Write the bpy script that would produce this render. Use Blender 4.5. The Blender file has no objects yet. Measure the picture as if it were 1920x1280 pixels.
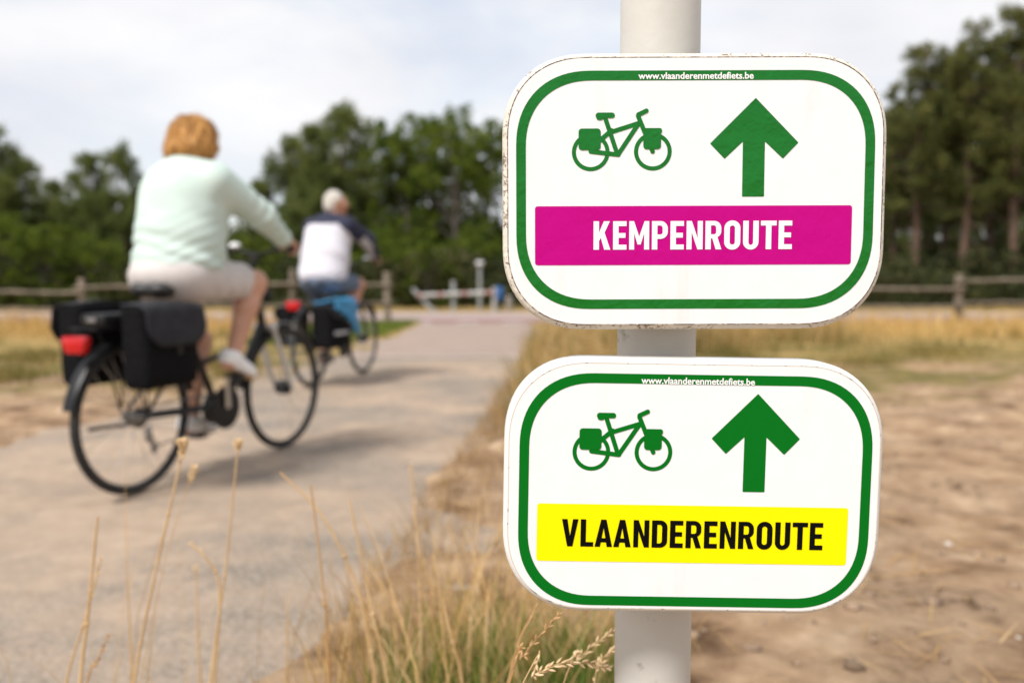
import bpy, bmesh, math, random
import numpy as np
from mathutils import Vector, Matrix, noise
from mathutils.geometry import tessellate_polygon

S = bpy.context.scene
COL = S.collection
R = math.radians
rng = np.random.default_rng(7)
random.seed(7)

# ------------------------------------------------------------------ camera
cam_d = bpy.data.cameras.new('camera')
cam = bpy.data.objects.new('camera', cam_d)
COL.objects.link(cam)
S.camera = cam
cam.location = (0, 0, 1.0)
cam.rotation_euler = (R(90 - 4.36), 0, 0)
cam_d.sensor_width = 36.0
cam_d.lens = 36.0 * 1640 / 1920
cam_d.clip_start = 0.05
cam_d.clip_end = 3000
cam_d.dof.use_dof = True
cam_d.dof.focus_distance = 0.806
cam_d.dof.aperture_fstop = 3.4
cam_d.dof.aperture_blades = 9

# ------------------------------------------------------------------ world
SUN_EL, SUN_AZ = 50.0, -142.0      # azimuth from +Y, clockwise seen from above: behind the camera, to its left
EXPOSURE = 0.63
SUN_STRENGTH = 2.95
W = bpy.data.worlds.new('World')
S.world = W
W.use_nodes = True
nt = W.node_tree
nt.nodes.clear()
def wn(t, **k):
    n = nt.nodes.new(t)
    for a, b in k.items():
        setattr(n, a, b)
    return n
out = wn('ShaderNodeOutputWorld')
sky = wn('ShaderNodeTexSky', sky_type='NISHITA', sun_disc=False)
sky.sun_elevation = R(SUN_EL)
sky.sun_rotation = R(SUN_AZ)
sky.air_density = 1.0
sky.dust_density = 1.5
bg_sky = wn('ShaderNodeBackground')
bg_sky.inputs[1].default_value = 0.115
bg_cloud = wn('ShaderNodeBackground')
tc = wn('ShaderNodeTexCoord')
mp = wn('ShaderNodeMapping')
mp.inputs['Scale'].default_value = (1.0, 1.0, 2.6)
mp.inputs['Location'].default_value = (0.35, 0.2, 0.1)
n1 = wn('ShaderNodeTexNoise')
n1.inputs['Scale'].default_value = 2.3
n1.inputs['Detail'].default_value = 6
n1.inputs['Roughness'].default_value = 0.52
n1.inputs['Distortion'].default_value = 0.4
rp = wn('ShaderNodeValToRGB')
rp.color_ramp.elements[0].position = 0.34
rp.color_ramp.elements[0].color = (0.62, 0.62, 0.62, 1)
rp.color_ramp.elements[1].position = 0.56
rp.color_ramp.elements[1].color = (1, 1, 1, 1)
n2 = wn('ShaderNodeTexNoise')
n2.inputs['Scale'].default_value = 4.0
n2.inputs['Detail'].default_value = 5
r2 = wn('ShaderNodeValToRGB')
r2.color_ramp.elements[0].position = 0.35
r2.color_ramp.elements[0].color = (0.54, 0.545, 0.58, 1)
r2.color_ramp.elements[1].position = 0.68
r2.color_ramp.elements[1].color = (0.645, 0.646, 0.655, 1)
mx = wn('ShaderNodeMixShader')
L = nt.links.new
L(tc.outputs['Generated'], mp.inputs[0])
L(mp.outputs[0], n1.inputs['Vector'])
L(mp.outputs[0], n2.inputs['Vector'])
L(n1.outputs[0], rp.inputs[0])
L(n2.outputs[0], r2.inputs[0])
L(r2.outputs[0], bg_cloud.inputs[0])
bg_cloud.inputs[1].default_value = 1.0
L(sky.outputs[0], bg_sky.inputs[0])
L(rp.outputs[0], mx.inputs[0])
L(bg_sky.outputs[0], mx.inputs[1])
L(bg_cloud.outputs[0], mx.inputs[2])
L(mx.outputs[0], out.inputs[0])

sun_d = bpy.data.lights.new('sun', 'SUN')
sun_d.energy = SUN_STRENGTH
sun_d.angle = R(17)
sun_d.color = (1.0, 0.965, 0.915)
sun = bpy.data.objects.new('sun', sun_d)
COL.objects.link(sun)
_d = Vector((math.sin(R(SUN_AZ)) * math.cos(R(SUN_EL)), math.cos(R(SUN_AZ)) * math.cos(R(SUN_EL)), math.sin(R(SUN_EL))))
sun.rotation_euler = _d.to_track_quat('Z', 'Y').to_euler()
sun.location = (-6, -8, 14)

S.view_settings.view_transform = 'Standard'
S.view_settings.look = 'None'
S.view_settings.gamma = 1
S.view_settings.use_curve_mapping = False
S.view_settings.exposure = EXPOSURE
S.render.engine = 'CYCLES'
S.cycles.use_denoising = True
S.cycles.max_bounces = 6
S.cycles.transparent_max_bounces = 6

# ------------------------------------------------------------------ helpers: objects
def link(name, me, parent=None, mat=None):
    o = bpy.data.objects.new(name, me)
    COL.objects.link(o)
    if parent is not None:
        o.parent = parent
    if mat is not None:
        for m in (mat if isinstance(mat, (list, tuple)) else [mat]):
            me.materials.append(m)
    return o

def mesh(name, V, F, smooth=True, midx=None):
    me = bpy.data.meshes.new(name)
    if isinstance(F, np.ndarray):
        V = np.asarray(V, dtype=np.float32)
        k = F.shape[1]
        me.vertices.add(len(V))
        me.vertices.foreach_set('co', V.ravel())
        me.loops.add(F.size)
        me.loops.foreach_set('vertex_index', F.astype(np.int32).ravel())
        me.polygons.add(len(F))
        me.polygons.foreach_set('loop_start', np.arange(0, F.size, k, dtype=np.int32))
        me.polygons.foreach_set('loop_total', np.full(len(F), k, dtype=np.int32))
        me.update(calc_edges=True)
    else:
        me.from_pydata([tuple(v) for v in V], [], F)
    if smooth:
        me.polygons.foreach_set('use_smooth', np.ones(len(me.polygons), dtype=bool))
    if midx is not None:
        me.polygons.foreach_set('material_index', np.asarray(midx, dtype=np.int32))
    me.validate()
    return me

def tag(o, label=None, cat=None, group=None, kind=None):
    if label: o['label'] = label
    if cat: o['category'] = cat
    if group: o['group'] = group
    if kind: o['kind'] = kind
    return o

def empty(name, label, cat, loc=(0, 0, 0), rot=(0, 0, 0), group=None):
    o = bpy.data.objects.new(name, None)
    o.empty_display_size = 0.1
    COL.objects.link(o)
    o.location = loc
    o.rotation_euler = rot
    return tag(o, label, cat, group)

class MB:
    """collects shapes and links them as one mesh object"""
    def __init__(s):
        s.V, s.F = [], []
    def add(s, V, F):
        b = len(s.V)
        s.V += [tuple(v) for v in V]
        s.F += [tuple(i + b for i in f) for f in F]
        return s
    def tube(s, pts, rad, n=10, cap=True, flat=1.0):
        pts = [Vector(p) for p in pts]
        if not isinstance(rad, (list, tuple)):
            rad = [rad] * len(pts)
        rings = []
        up = None
        for i, p in enumerate(pts):
            t = (pts[min(i + 1, len(pts) - 1)] - pts[max(i - 1, 0)]).normalized()
            if up is None:
                up = Vector((0, 0, 1)) if abs(t.z) < 0.9 else Vector((1, 0, 0))
            a = t.cross(up)
            if a.length < 1e-5:
                a = t.orthogonal()
            a.normalize()
            b = a.cross(t).normalized()
            up = b
            rings.append([p + (a * math.cos(2 * math.pi * k / n) + b * math.sin(2 * math.pi * k / n) * flat) * rad[i] for k in range(n)])
        V = [v for r in rings for v in r]
        F = []
        for i in range(len(rings) - 1):
            for k in range(n):
                F.append((i * n + k, i * n + (k + 1) % n, (i + 1) * n + (k + 1) % n, (i + 1) * n + k))
        if cap:
            F.append(tuple(range(n - 1, -1, -1)))
            F.append(tuple((len(rings) - 1) * n + k for k in range(n)))
        return s.add(V, F)
    def box(s, c, d, rot=None, bev=0.0):
        bm = bmesh.new()
        bmesh.ops.create_cube(bm, size=1)
        for v in bm.verts:
            v.co = Vector((v.co.x * d[0], v.co.y * d[1], v.co.z * d[2]))
        if bev:
            bmesh.ops.bevel(bm, geom=list(bm.edges), offset=bev, segments=2, affect='EDGES', profile=0.5)
        M = (rot.to_4x4() if rot is not None else Matrix.Identity(4))
        bm.verts.index_update()
        V = [M @ v.co + Vector(c) for v in bm.verts]
        F = [[v.index for v in f.verts] for f in bm.faces]
        bm.free()
        return s.add(V, F)
    def torus(s, c, Rr, r, axis='x', n=56, m=10, a0=0, a1=360, ry=None):
        V, F = [], []
        full = abs(a1 - a0) >= 359.9
        N = n if full else n + 1
        ry = ry or r
        for i in range(N):
            a = R(a0 + (a1 - a0) * i / n)
            for k in range(m):
                b = 2 * math.pi * k / m
                rr = Rr + r * math.cos(b)
                V.append(Vector(c) + Vector((ry * math.sin(b), rr * math.cos(a), rr * math.sin(a))))
        for i in range(n if full else n):
            j = (i + 1) % N if full else i + 1
            for k in range(m):
                F.append((i * m + k, i * m + (k + 1) % m, j * m + (k + 1) % m, j * m + k))
        return s.add(V, F)
    def lathe(s, prof, c=(0, 0, 0), n=24, axis='z'):
        V, F = [], []
        for (r, h) in prof:
            for k in range(n):
                a = 2 * math.pi * k / n
                p = (r * math.cos(a), r * math.sin(a), h)
                if axis == 'x': p = (h, r * math.cos(a), r * math.sin(a))
                if axis == 'y': p = (r * math.cos(a), h, r * math.sin(a))
                V.append(Vector(p) + Vector(c))
        for i in range(len(prof) - 1):
            for k in range(n):
                F.append((i * n + k, i * n + (k + 1) % n, (i + 1) * n + (k + 1) % n, (i + 1) * n + k))
        F.append(tuple(range(n)))
        F.append(tuple((len(prof) - 1) * n + k for k in range(n)))
        return s.add(V, F)
    def build(s, name, mat, parent=None, smooth=True, auto=True):
        me = mesh(name, s.V, s.F, smooth)
        bm = bmesh.new(); bm.from_mesh(me)
        bmesh.ops.recalc_face_normals(bm, faces=bm.faces)
        bm.to_mesh(me); bm.free()
        if smooth and auto:
            try:
                me.set_sharp_from_angle(angle=R(42))
            except Exception:
                pass
        return link(name, me, parent, mat)

# ------------------------------------------------------------------ helpers: materials
def srgb(r, g, b):
    f = lambda c: ((c / 255) / 12.92 if c / 255 <= 0.04045 else ((c / 255 + 0.055) / 1.055) ** 2.4)
    return (f(r), f(g), f(b), 1)

def mat(name, c1, c2=None, scale=20, rough=0.6, bump=0.0, bscale=None, metal=0.0, detail=5, spread=(0.35, 0.65), spec=0.5, coat=0.0, emit=None, bdist=0.01, stretch=None, trans=0.0):
    m = bpy.data.materials.new(name)
    m.use_nodes = True
    t = m.node_tree
    b = t.nodes['Principled BSDF']
    b.inputs['Roughness'].default_value = rough
    b.inputs['Metallic'].default_value = metal
    b.inputs['Specular IOR Level'].default_value = spec
    b.inputs['Coat Weight'].default_value = coat
    c1 = tuple(c1) + ((1,) if len(c1) == 3 else ())
    b.inputs['Base Color'].default_value = c1
    co = t.nodes.new('ShaderNodeTexCoord')
    src = co.outputs['Object']
    if stretch:
        q = t.nodes.new('ShaderNodeMapping')
        q.inputs['Scale'].default_value = stretch
        t.links.new(src, q.inputs[0])
        src = q.outputs[0]
    m['src'] = 1
    if c2 is not None:
        c2 = tuple(c2) + ((1,) if len(c2) == 3 else ())
        n = t.nodes.new('ShaderNodeTexNoise')
        n.inputs['Scale'].default_value = scale
        n.inputs['Detail'].default_value = detail
        t.links.new(src, n.inputs['Vector'])
        r = t.nodes.new('ShaderNodeValToRGB')
        r.color_ramp.elements[0].position = spread[0]
        r.color_ramp.elements[1].position = spread[1]
        r.color_ramp.elements[0].color = c1
        r.color_ramp.elements[1].color = c2
        t.links.new(n.outputs[0], r.inputs[0])
        t.links.new(r.outputs[0], b.inputs['Base Color'])
    if bump:
        n = t.nodes.new('ShaderNodeTexNoise')
        n.inputs['Scale'].default_value = bscale or scale * 3
        n.inputs['Detail'].default_value = 4
        t.links.new(src, n.inputs['Vector'])
        bp = t.nodes.new('ShaderNodeBump')
        bp.inputs['Strength'].default_value = bump
        bp.inputs['Distance'].default_value = bdist
        t.links.new(n.outputs[0], bp.inputs['Height'])
        t.links.new(bp.outputs[0], b.inputs['Normal'])
    if emit:
        b.inputs['Emission Color'].default_value = tuple(emit[:3]) + (1,)
        b.inputs['Emission Strength'].default_value = emit[3]
    return m

def island_mat(name, stops, rough=0.7, trans=0.35, nscale=0.6, nmix=0.35, spec=0.2):
    """colour varies from blade to blade / leaf to leaf, plus light through the blade"""
    m = bpy.data.materials.new(name)
    m.use_nodes = True
    t = m.node_tree
    b = t.nodes['Principled BSDF']
    b.inputs['Roughness'].default_value = rough
    b.inputs['Specular IOR Level'].default_value = spec
    g = t.nodes.new('ShaderNodeNewGeometry')
    co = t.nodes.new('ShaderNodeTexCoord')
    n = t.nodes.new('ShaderNodeTexNoise')
    n.inputs['Scale'].default_value = nscale
    n.inputs['Detail'].default_value = 3
    t.links.new(co.outputs['Object'], n.inputs['Vector'])
    mr = t.nodes.new('ShaderNodeMapRange')
    mr.inputs[1].default_value = 0.3
    mr.inputs[2].default_value = 0.7
    t.links.new(n.outputs[0], mr.inputs[0])
    mm = t.nodes.new('ShaderNodeMix')
    mm.data_type = 'FLOAT'
    mm.inputs[0].default_value = nmix
    t.links.new(g.outputs['Random Per Island'], mm.inputs[2])
    t.links.new(mr.outputs[0], mm.inputs[3])
    r = t.nodes.new('ShaderNodeValToRGB')
    e = r.color_ramp.elements
    while len(e) < len(stops):
        e.new(0.5)
    for i, c in enumerate(stops):
        e[i].position = i / (len(stops) - 1)
        e[i].color = tuple(c[:3]) + (1,)
    t.links.new(mm.outputs[0], r.inputs[0])
    t.links.new(r.outputs[0], b.inputs['Base Color'])
    tr = t.nodes.new('ShaderNodeBsdfTranslucent')
    t.links.new(r.outputs[0], tr.inputs[0])
    ms = t.nodes.new('ShaderNodeMixShader')
    ms.inputs[0].default_value = trans
    t.links.new(b.outputs[0], ms.inputs[1])
    t.links.new(tr.outputs[0], ms.inputs[2])
    t.links.new(ms.outputs[0], t.nodes['Material Output'].inputs[0])
    return m

def vnoise(x, y, sc, seed=0.0, det=4):
    return noise.fractal(Vector((x * sc + seed, y * sc - seed, seed * 0.37)), 1.0, 2.0, det)

# ------------------------------------------------------------------ ground, path, road
def path_edges(y):
    """left and right edge of the paved path at distance y"""
    yr = [0, 2.1, 2.6, 4.7, 8.8, 13.1, 18.2]
    xr = [-0.66, -0.60, -0.52, -0.33, 0.0, 0.22, 0.45]
    yl = [0, 2.5, 5.0, 7.5, 11.3, 18.2]
    xl = [-3.9, -3.4, -2.95, -2.35, -1.86, -1.72]
    return float(np.interp(y, yl, xl)), float(np.interp(y, yr, xr))

ROAD0, ROAD1 = 18.2, 23.3
def axis(lo, hi, step, far, g=1.16):
    a = list(np.arange(lo, hi + 1e-6, step))
    s, x = step, lo
    pre = []
    while x > -far:
        s *= g; x -= s; pre.append(x)
    s, x = step, hi
    post = []
    while x < far:
        s *= g; x += s; post.append(x)
    return np.array(pre[::-1] + a + post)

gx = axis(-5.0, 5.5, 0.055, 420)
gy = axis(0.4, 15.0, 0.06, 420)
NX, NY = len(gx), len(gy)
GV = np.zeros((NY, NX, 3), dtype=np.float32)
def sstep(a, b, x):
    t = min(1, max(0, (x - a) / (b - a)))
    return t * t * (3 - 2 * t)
def ground_z(x, y):
    if y < -4 or y > 34 or abs(x) > 30:
        return 0.0
    el, er = path_edges(y)
    w = 0.14 * vnoise(x, y, 1.1, 3.0, 3)
    d = max(el - x, x - er) + w                       # >0 outside the path
    if y > ROAD0 - 0.3:
        d = min(d, ROAD0 - y + w) if y < ROAD1 else max(-1, y - ROAD1 - 0.1 + w)
    m = sstep(-0.12, 0.16, d)
    n = vnoise(x, y, 0.9, 1.0, 5) * 0.040 + vnoise(x, y, 4.5, 9.0, 4) * 0.020
    far = sstep(14, 10, y)
    side = 1.0 if x > er else 0.6
    return -0.02 + m * (0.028 + n * side * (0.3 + 0.7 * far)) + 0.0
for j in range(NY):
    y = float(gy[j])
    for i in range(NX):
        x = float(gx[i])
        GV[j, i] = (x, y, ground_z(x, y))
idx = np.arange(NY * NX).reshape(NY, NX)
GF = np.stack([idx[:-1, :-1], idx[:-1, 1:], idx[1:, 1:], idx[1:, :-1]], -1).reshape(-1, 4)

def ground_material():
    m = bpy.data.materials.new('sand_and_turf')
    m.use_nodes = True
    t = m.node_tree
    N = lambda k, **kw: [setattr(n, a, b) for n in [t.nodes.new(k)] for a, b in kw.items()] and n if False else t.nodes.new(k)
    lk = t.links.new
    b = t.nodes['Principled BSDF']
    b.inputs['Roughness'].default_value = 0.95
    b.inputs['Specular IOR Level'].default_value = 0.15
    co = N('ShaderNodeTexCoord')
    sp = N('ShaderNodeSeparateXYZ')
    lk(co.outputs['Object'], sp.inputs[0])
    def noi(sc, det=5, ro=0.55, strx=None):
        n = N('ShaderNodeTexNoise')
        n.inputs['Scale'].default_value = sc
        n.inputs['Detail'].default_value = det
        n.inputs['Roughness'].default_value = ro
        if strx:
            q = N('ShaderNodeMapping'); q.inputs['Scale'].default_value = strx
            lk(co.outputs['Object'], q.inputs[0]); lk(q.outputs[0], n.inputs['Vector'])
        else:
            lk(co.outputs['Object'], n.inputs['Vector'])
        return n.outputs[0]
    def ramp(v, st):
        r = N('ShaderNodeValToRGB')
        e = r.color_ramp.elements
        while len(e) < len(st): e.new(0.5)
        for i, (p, c) in enumerate(st):
            e[i].position = p
            e[i].color = tuple(c[:3]) + (1,)
        lk(v, r.inputs[0])
        return r.outputs[0]
    def mixc(f, a, c):
        x = N('ShaderNodeMix'); x.data_type = 'RGBA'
        lk(f, x.inputs[0]); lk(a, x.inputs[6]); lk(c, x.inputs[7])
        return x.outputs[2]
    def math_(op, a, c=None, v=None):
        x = N('ShaderNodeMath'); x.operation = op
        lk(a, x.inputs[0])
        if c is not None: lk(c, x.inputs[1])
        if v is not None: x.inputs[1].default_value = v
        return x.outputs[0]
    def mr(v, a, c):
        x = N('ShaderNodeMapRange'); x.interpolation_type = 'SMOOTHSTEP'
        x.inputs[1].default_value = a; x.inputs[2].default_value = c
        lk(v, x.inputs[0]); return x.outputs[0]
    sand = ramp(noi(3.2, 8, 0.62), [(0.33, (0.15, 0.085, 0.046)), (0.44, (0.36, 0.228, 0.132)), (0.56, (0.51, 0.348, 0.215)), (0.68, (0.68, 0.495, 0.33))])
    dark = ramp(noi(17, 4), [(0.32, (0.15, 0.092, 0.052)), (0.55, (0.44, 0.30, 0.19))])
    c = mixc(mr(noi(1.2, 5), 0.48, 0.66), sand, dark)
    turf = ramp(noi(2.0, 6), [(0.3, (0.17, 0.135, 0.045)), (0.55, (0.40, 0.27, 0.10)), (0.75, (0.52, 0.36, 0.15))])
    wob = math_('MULTIPLY', noi(0.7, 4), v=5.0)
    yy = math_('ADD', sp.outputs[1], wob)
    far = mr(yy, 11.0, 13.5)
    c = mixc(far, c, turf)
    olive = ramp(noi(3.5, 5), [(0.35, (0.11, 0.105, 0.028)), (0.65, (0.27, 0.2, 0.075))])
    band = math_('MULTIPLY', mr(yy, 9.0, 10.8), math_('SUBTRACT', mr(yy, -50, -49), mr(yy, 13.5, 15.0)))
    band = math_('MULTIPLY', band, mr(noi(0.9, 4), 0.42, 0.58))
    c = mixc(band, c, olive)
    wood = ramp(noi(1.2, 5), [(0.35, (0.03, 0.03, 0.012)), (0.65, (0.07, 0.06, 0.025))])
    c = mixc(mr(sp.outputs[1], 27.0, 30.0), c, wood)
    lk(c, b.inputs['Base Color'])
    bp = N('ShaderNodeBump'); bp.inputs['Strength'].default_value = 0.9; bp.inputs['Distance'].default_value = 0.045
    lk(noi(22, 8, 0.72), bp.inputs['Height'])
    lk(bp.outputs[0], b.inputs['Normal'])
    return m
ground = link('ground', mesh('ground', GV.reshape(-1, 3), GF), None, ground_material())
tag(ground, kind='structure')

# path
PV, PF = [], []
ys = np.concatenate([np.arange(-3, 12, 0.12), np.arange(12, 18.11, 0.25)])
NXP = 34
for y in ys:
    el, er = path_edges(max(0, y))
    for i in range(NXP):
        u = i / (NXP - 1)
        x = el - 0.4 + (er - el + 0.8) * u
        PV.append((x, y, 0.004 + 0.004 * vnoise(x, y, 1.6, 5, 2)))
ip = np.arange(len(ys) * NXP).reshape(len(ys), NXP)
PF = np.stack([ip[:-1, :-1], ip[:-1, 1:], ip[1:, 1:], ip[1:, :-1]], -1).reshape(-1, 4)
def path_material():
    m = bpy.data.materials.new('sanded_asphalt')
    m.use_nodes = True
    t = m.node_tree
    lk = t.links.new
    b = t.nodes['Principled BSDF']
    b.inputs['Roughness'].default_value = 0.9
    b.inputs['Specular IOR Level'].default_value = 0.2
    co = t.nodes.new('ShaderNodeTexCoord')
    def noi(sc, det=5, ro=0.55, st=(1, 1, 1)):
        q = t.nodes.new('ShaderNodeMapping'); q.inputs['Scale'].default_value = st
        n = t.nodes.new('ShaderNodeTexNoise')
        n.inputs['Scale'].default_value = sc; n.inputs['Detail'].default_value = det; n.inputs['Roughness'].default_value = ro
        lk(co.outputs['Object'], q.inputs[0]); lk(q.outputs[0], n.inputs['Vector'])
        return n.outputs[0]
    def ramp(v, st):
        r = t.nodes.new('ShaderNodeValToRGB'); e = r.color_ramp.elements
        while len(e) < len(st): e.new(0.5)
        for i, (p, c) in enumerate(st):
            e[i].position = p; e[i].color = tuple(c[:3]) + (1,)
        lk(v, r.inputs[0]); return r.outputs[0]
    def mixc(f, a, c):
        x = t.nodes.new('ShaderNodeMix'); x.data_type = 'RGBA'
        lk(f, x.inputs[0]); lk(a, x.inputs[6]); lk(c, x.inputs[7]); return x.outputs[2]
    def mr(v, a, c, o0=0.0, o1=1.0):
        x = t.nodes.new('ShaderNodeMapRange'); x.interpolation_type = 'SMOOTHSTEP'
        x.inputs[1].default_value = a; x.inputs[2].default_value = c
        x.inputs[3].default_value = o0; x.inputs[4].default_value = o1
        lk(v, x.inputs[0]); return x.outputs[0]
    grey = ramp(noi(60, 4), [(0.34, (0.13, 0.108, 0.088)), (0.5, (0.22, 0.186, 0.152)), (0.66, (0.32, 0.272, 0.225))])
    pink = ramp(noi(30, 4), [(0.3, (0.29, 0.215, 0.185)), (0.7, (0.36, 0.275, 0.24))])
    sp = t.nodes.new('ShaderNodeSeparateXYZ'); lk(co.outputs['Object'], sp.inputs[0])
    c = mixc(mr(sp.outputs[1], 10.2, 10.9), grey, pink)
    sand = ramp(noi(9, 5), [(0.3, (0.35, 0.255, 0.18)), (0.7, (0.45, 0.34, 0.25))])
    f = noi(0.8, 9, 0.7, (0.9, 0.9, 1))
    patch = mr(noi(2.6, 7, 0.68, (0.85, 1.1, 1)), 0.38, 0.66)
    c = mixc(patch, c, ramp(noi(70, 4), [(0.34, (0.18, 0.142, 0.110)), (0.66, (0.37, 0.305, 0.24))]))
    # drifts lie thicker towards the sandy edges
    fade = mr(sp.outputs[1], 9.0, 11.5, 0.9, 0.15)
    mm = t.nodes.new('ShaderNodeMath'); mm.operation = 'MULTIPLY'
    lk(mr(f, 0.38, 0.62), mm.inputs[0]); lk(fade, mm.inputs[1])
    c = mixc(mm.outputs[0], c, sand)
    lk(c, b.inputs['Base Color'])
    bp = t.nodes.new('ShaderNodeBump'); bp.inputs['Strength'].default_value = 0.45; bp.inputs['Distance'].default_value = 0.008
    lk(noi(75, 4, 0.7), bp.inputs['Height']); lk(bp.outputs[0], b.inputs['Normal'])
    return m
path = link('path', mesh('path', PV, PF), None, path_material())
tag(path, kind='structure')

# crossing road with its red cycle lane and dashes
def sheet(name, x0, x1, y0, y1, z, m, nx=2, ny=2):
    xs, yy = np.linspace(x0, x1, nx), np.linspace(y0, y1, ny)
    V = [(x, y, z) for y in yy for x in xs]
    k = np.arange(nx * ny).reshape(ny, nx)
    F = np.stack([k[:-1, :-1], k[:-1, 1:], k[1:, 1:], k[1:, :-1]], -1).reshape(-1, 4)
    return link(name, mesh(name, V, F, False), None, m)
m_road = mat('road_asphalt', (0.30, 0.225, 0.20), (0.36, 0.285, 0.255), 6, 0.9, 0.3, 60)
m_lane = mat('red_lane', (0.215, 0.115, 0.105), (0.27, 0.155, 0.14), 8, 0.9, 0.3, 60)
m_white_paint = mat('road_paint', (0.68, 0.64, 0.60), (0.52, 0.46, 0.42), 14, 0.7)
tag(sheet('road', -120, 120, ROAD0 - 0.2, ROAD1, 0.008, m_road, 60, 6), kind='structure')
tag(sheet('cycle_lane', -120, 120, 18.05, 19.5, 0.012, m_lane, 60, 3), kind='structure')
for k in range(-12, 14):
    o = sheet('road_marking', 0.05 + k * 0.95 - 0.25, 0.05 + k * 0.95 + 0.2, 17.85, 18.15, 0.0145, m_white_paint)
    tag(o, kind='structure')
o = sheet('road_marking', -1.78, 0.1, 10.45, 10.6, 0.0125, mat('worn_line', (0.36, 0.29, 0.25), (0.5, 0.43, 0.38), 9, 0.9))
tag(o, kind='structure')

# ------------------------------------------------------------------ sign post and the two route signs
m_pole = mat('pole_paint', (0.50, 0.485, 0.44), (0.56, 0.545, 0.50), 9, 0.42, 0.05, 90, detail=6)
def scuffed(m, c, sc, lo, hi, stretch=(1, 1, 1), amount=0.8):
    """dark scuffs with a shape of their own, laid over the paint"""
    t = m.node_tree; b = t.nodes['Principled BSDF']
    src = b.inputs['Base Color'].links[0].from_socket if b.inputs['Base Color'].links else None
    co = t.nodes.new('ShaderNodeTexCoord'); q = t.nodes.new('ShaderNodeMapping'); q.inputs['Scale'].default_value = stretch
    n = t.nodes.new('ShaderNodeTexNoise'); n.inputs['Scale'].default_value = sc; n.inputs['Detail'].default_value = 8; n.inputs['Roughness'].default_value = 0.65
    t.links.new(co.outputs['Object'], q.inputs[0]); t.links.new(q.outputs[0], n.inputs['Vector'])
    n2 = t.nodes.new('ShaderNodeTexNoise'); n2.inputs['Scale'].default_value = sc * 0.13; n2.inputs['Detail'].default_value = 2
    t.links.new(q.outputs[0], n2.inputs['Vector'])
    ad = t.nodes.new('ShaderNodeMath'); ad.operation = 'MULTIPLY_ADD'; ad.inputs[1].default_value = 0.55
    t.links.new(n2.outputs[0], ad.inputs[0]); t.links.new(n.outputs[0], ad.inputs[2])
    r = t.nodes.new('ShaderNodeMapRange'); r.inputs[1].default_value = lo; r.inputs[2].default_value = hi; r.inputs[4].default_value = amount
    t.links.new(ad.outputs[0], r.inputs[0])
    x = t.nodes.new('ShaderNodeMix'); x.data_type = 'RGBA'
    t.links.new(r.outputs[0], x.inputs[0])
    if src: t.links.new(src, x.inputs[6])
    else: x.inputs[6].default_value = b.inputs['Base Color'].default_value
    x.inputs[7].default_value = tuple(c) + (1,)
    t.links.new(x.outputs[2], b.inputs['Base Color'])
    return m
scuffed(m_pole, (0.16, 0.14, 0.115), 38, 0.92, 1.03, (1, 1, 1.7), 0.6)
POLE = (0.1493, 0.902)
post = empty('sign_post', 'round cream white steel post holding both bicycle route signs', 'post', (POLE[0], POLE[1], 0))
pb = MB(); pb.lathe([(0.040, -0.3), (0.040, 2.3)], n=48)
pb.build('pole', m_pole, post)
pc = MB(); pc.lathe([(0.0415, 2.3), (0.0415, 2.325), (0.036, 2.335), (0.0, 2.338)], n=48)
pc.build('cap', mat('pole_cap', (0.05, 0.05, 0.05), rough=0.5), post)

m_sign_rim_old = scuffed(mat('old_cream_rim', (0.70, 0.67, 0.60), (0.62, 0.575, 0.48), 16, 0.5, 0.25, 120, detail=8), (0.15, 0.095, 0.055), 330, 0.845, 0.91, amount=0.9)
m_sign_rim_new = scuffed(mat('white_rim', (0.74, 0.735, 0.71), (0.70, 0.69, 0.655), 12, 0.35, 0.05, 120), (0.16, 0.12, 0.08), 300, .99, 1.05, amount=0.85)
def sticker(name, c, wrinkle, rough, wscale=26, tint=None, spec=.12):
    m = mat(name, c, tint, 30 if tint else 20, rough, 0, spread=(0.3, 0.7), spec=spec)
    t = m.node_tree; b = t.nodes['Principled BSDF']
    co = t.nodes.new('ShaderNodeTexCoord')
    n = t.nodes.new('ShaderNodeTexNoise'); n.inputs['Scale'].default_value = wscale; n.inputs['Detail'].default_value = 5
    n2 = t.nodes.new('ShaderNodeTexNoise'); n2.inputs['Scale'].default_value = 240; n2.inputs['Detail'].default_value = 2
    v = t.nodes.new('ShaderNodeTexVoronoi'); v.inputs['Scale'].default_value = 70
    t.links.new(co.outputs['Object'], n.inputs['Vector']); t.links.new(co.outputs['Object'], n2.inputs['Vector']); t.links.new(co.outputs['Object'], v.inputs['Vector'])
    b1 = t.nodes.new('ShaderNodeBump'); b1.inputs['Strength'].default_value = wrinkle; b1.inputs['Distance'].default_value = 0.004
    b2 = t.nodes.new('ShaderNodeBump'); b2.inputs['Strength'].default_value = wrinkle * 0.35; b2.inputs['Distance'].default_value = 0.0006
    # small blisters: only where a voronoi cell centre lies close
    mr = t.nodes.new('ShaderNodeMapRange'); mr.inputs[1].default_value = 0.0; mr.inputs[2].default_value = 0.22; mr.inputs[3].default_value = 1; mr.inputs[4].default_value = 0
    t.links.new(v.outputs['Distance'], mr.inputs[0])
    b3 = t.nodes.new('ShaderNodeBump'); b3.inputs['Strength'].default_value = wrinkle * 0.35; b3.inputs['Distance'].default_value = 0.001
    t.links.new(n.outputs[0], b1.inputs['Height']); t.links.new(n2.outputs[0], b2.inputs['Height']); t.links.new(mr.outputs[0], b3.inputs['Height'])
    t.links.new(b1.outputs[0], b2.inputs['Normal']); t.links.new(b2.outputs[0], b3.inputs['Normal']); t.links.new(b3.outputs[0], b.inputs['Normal'])
    return m
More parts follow.
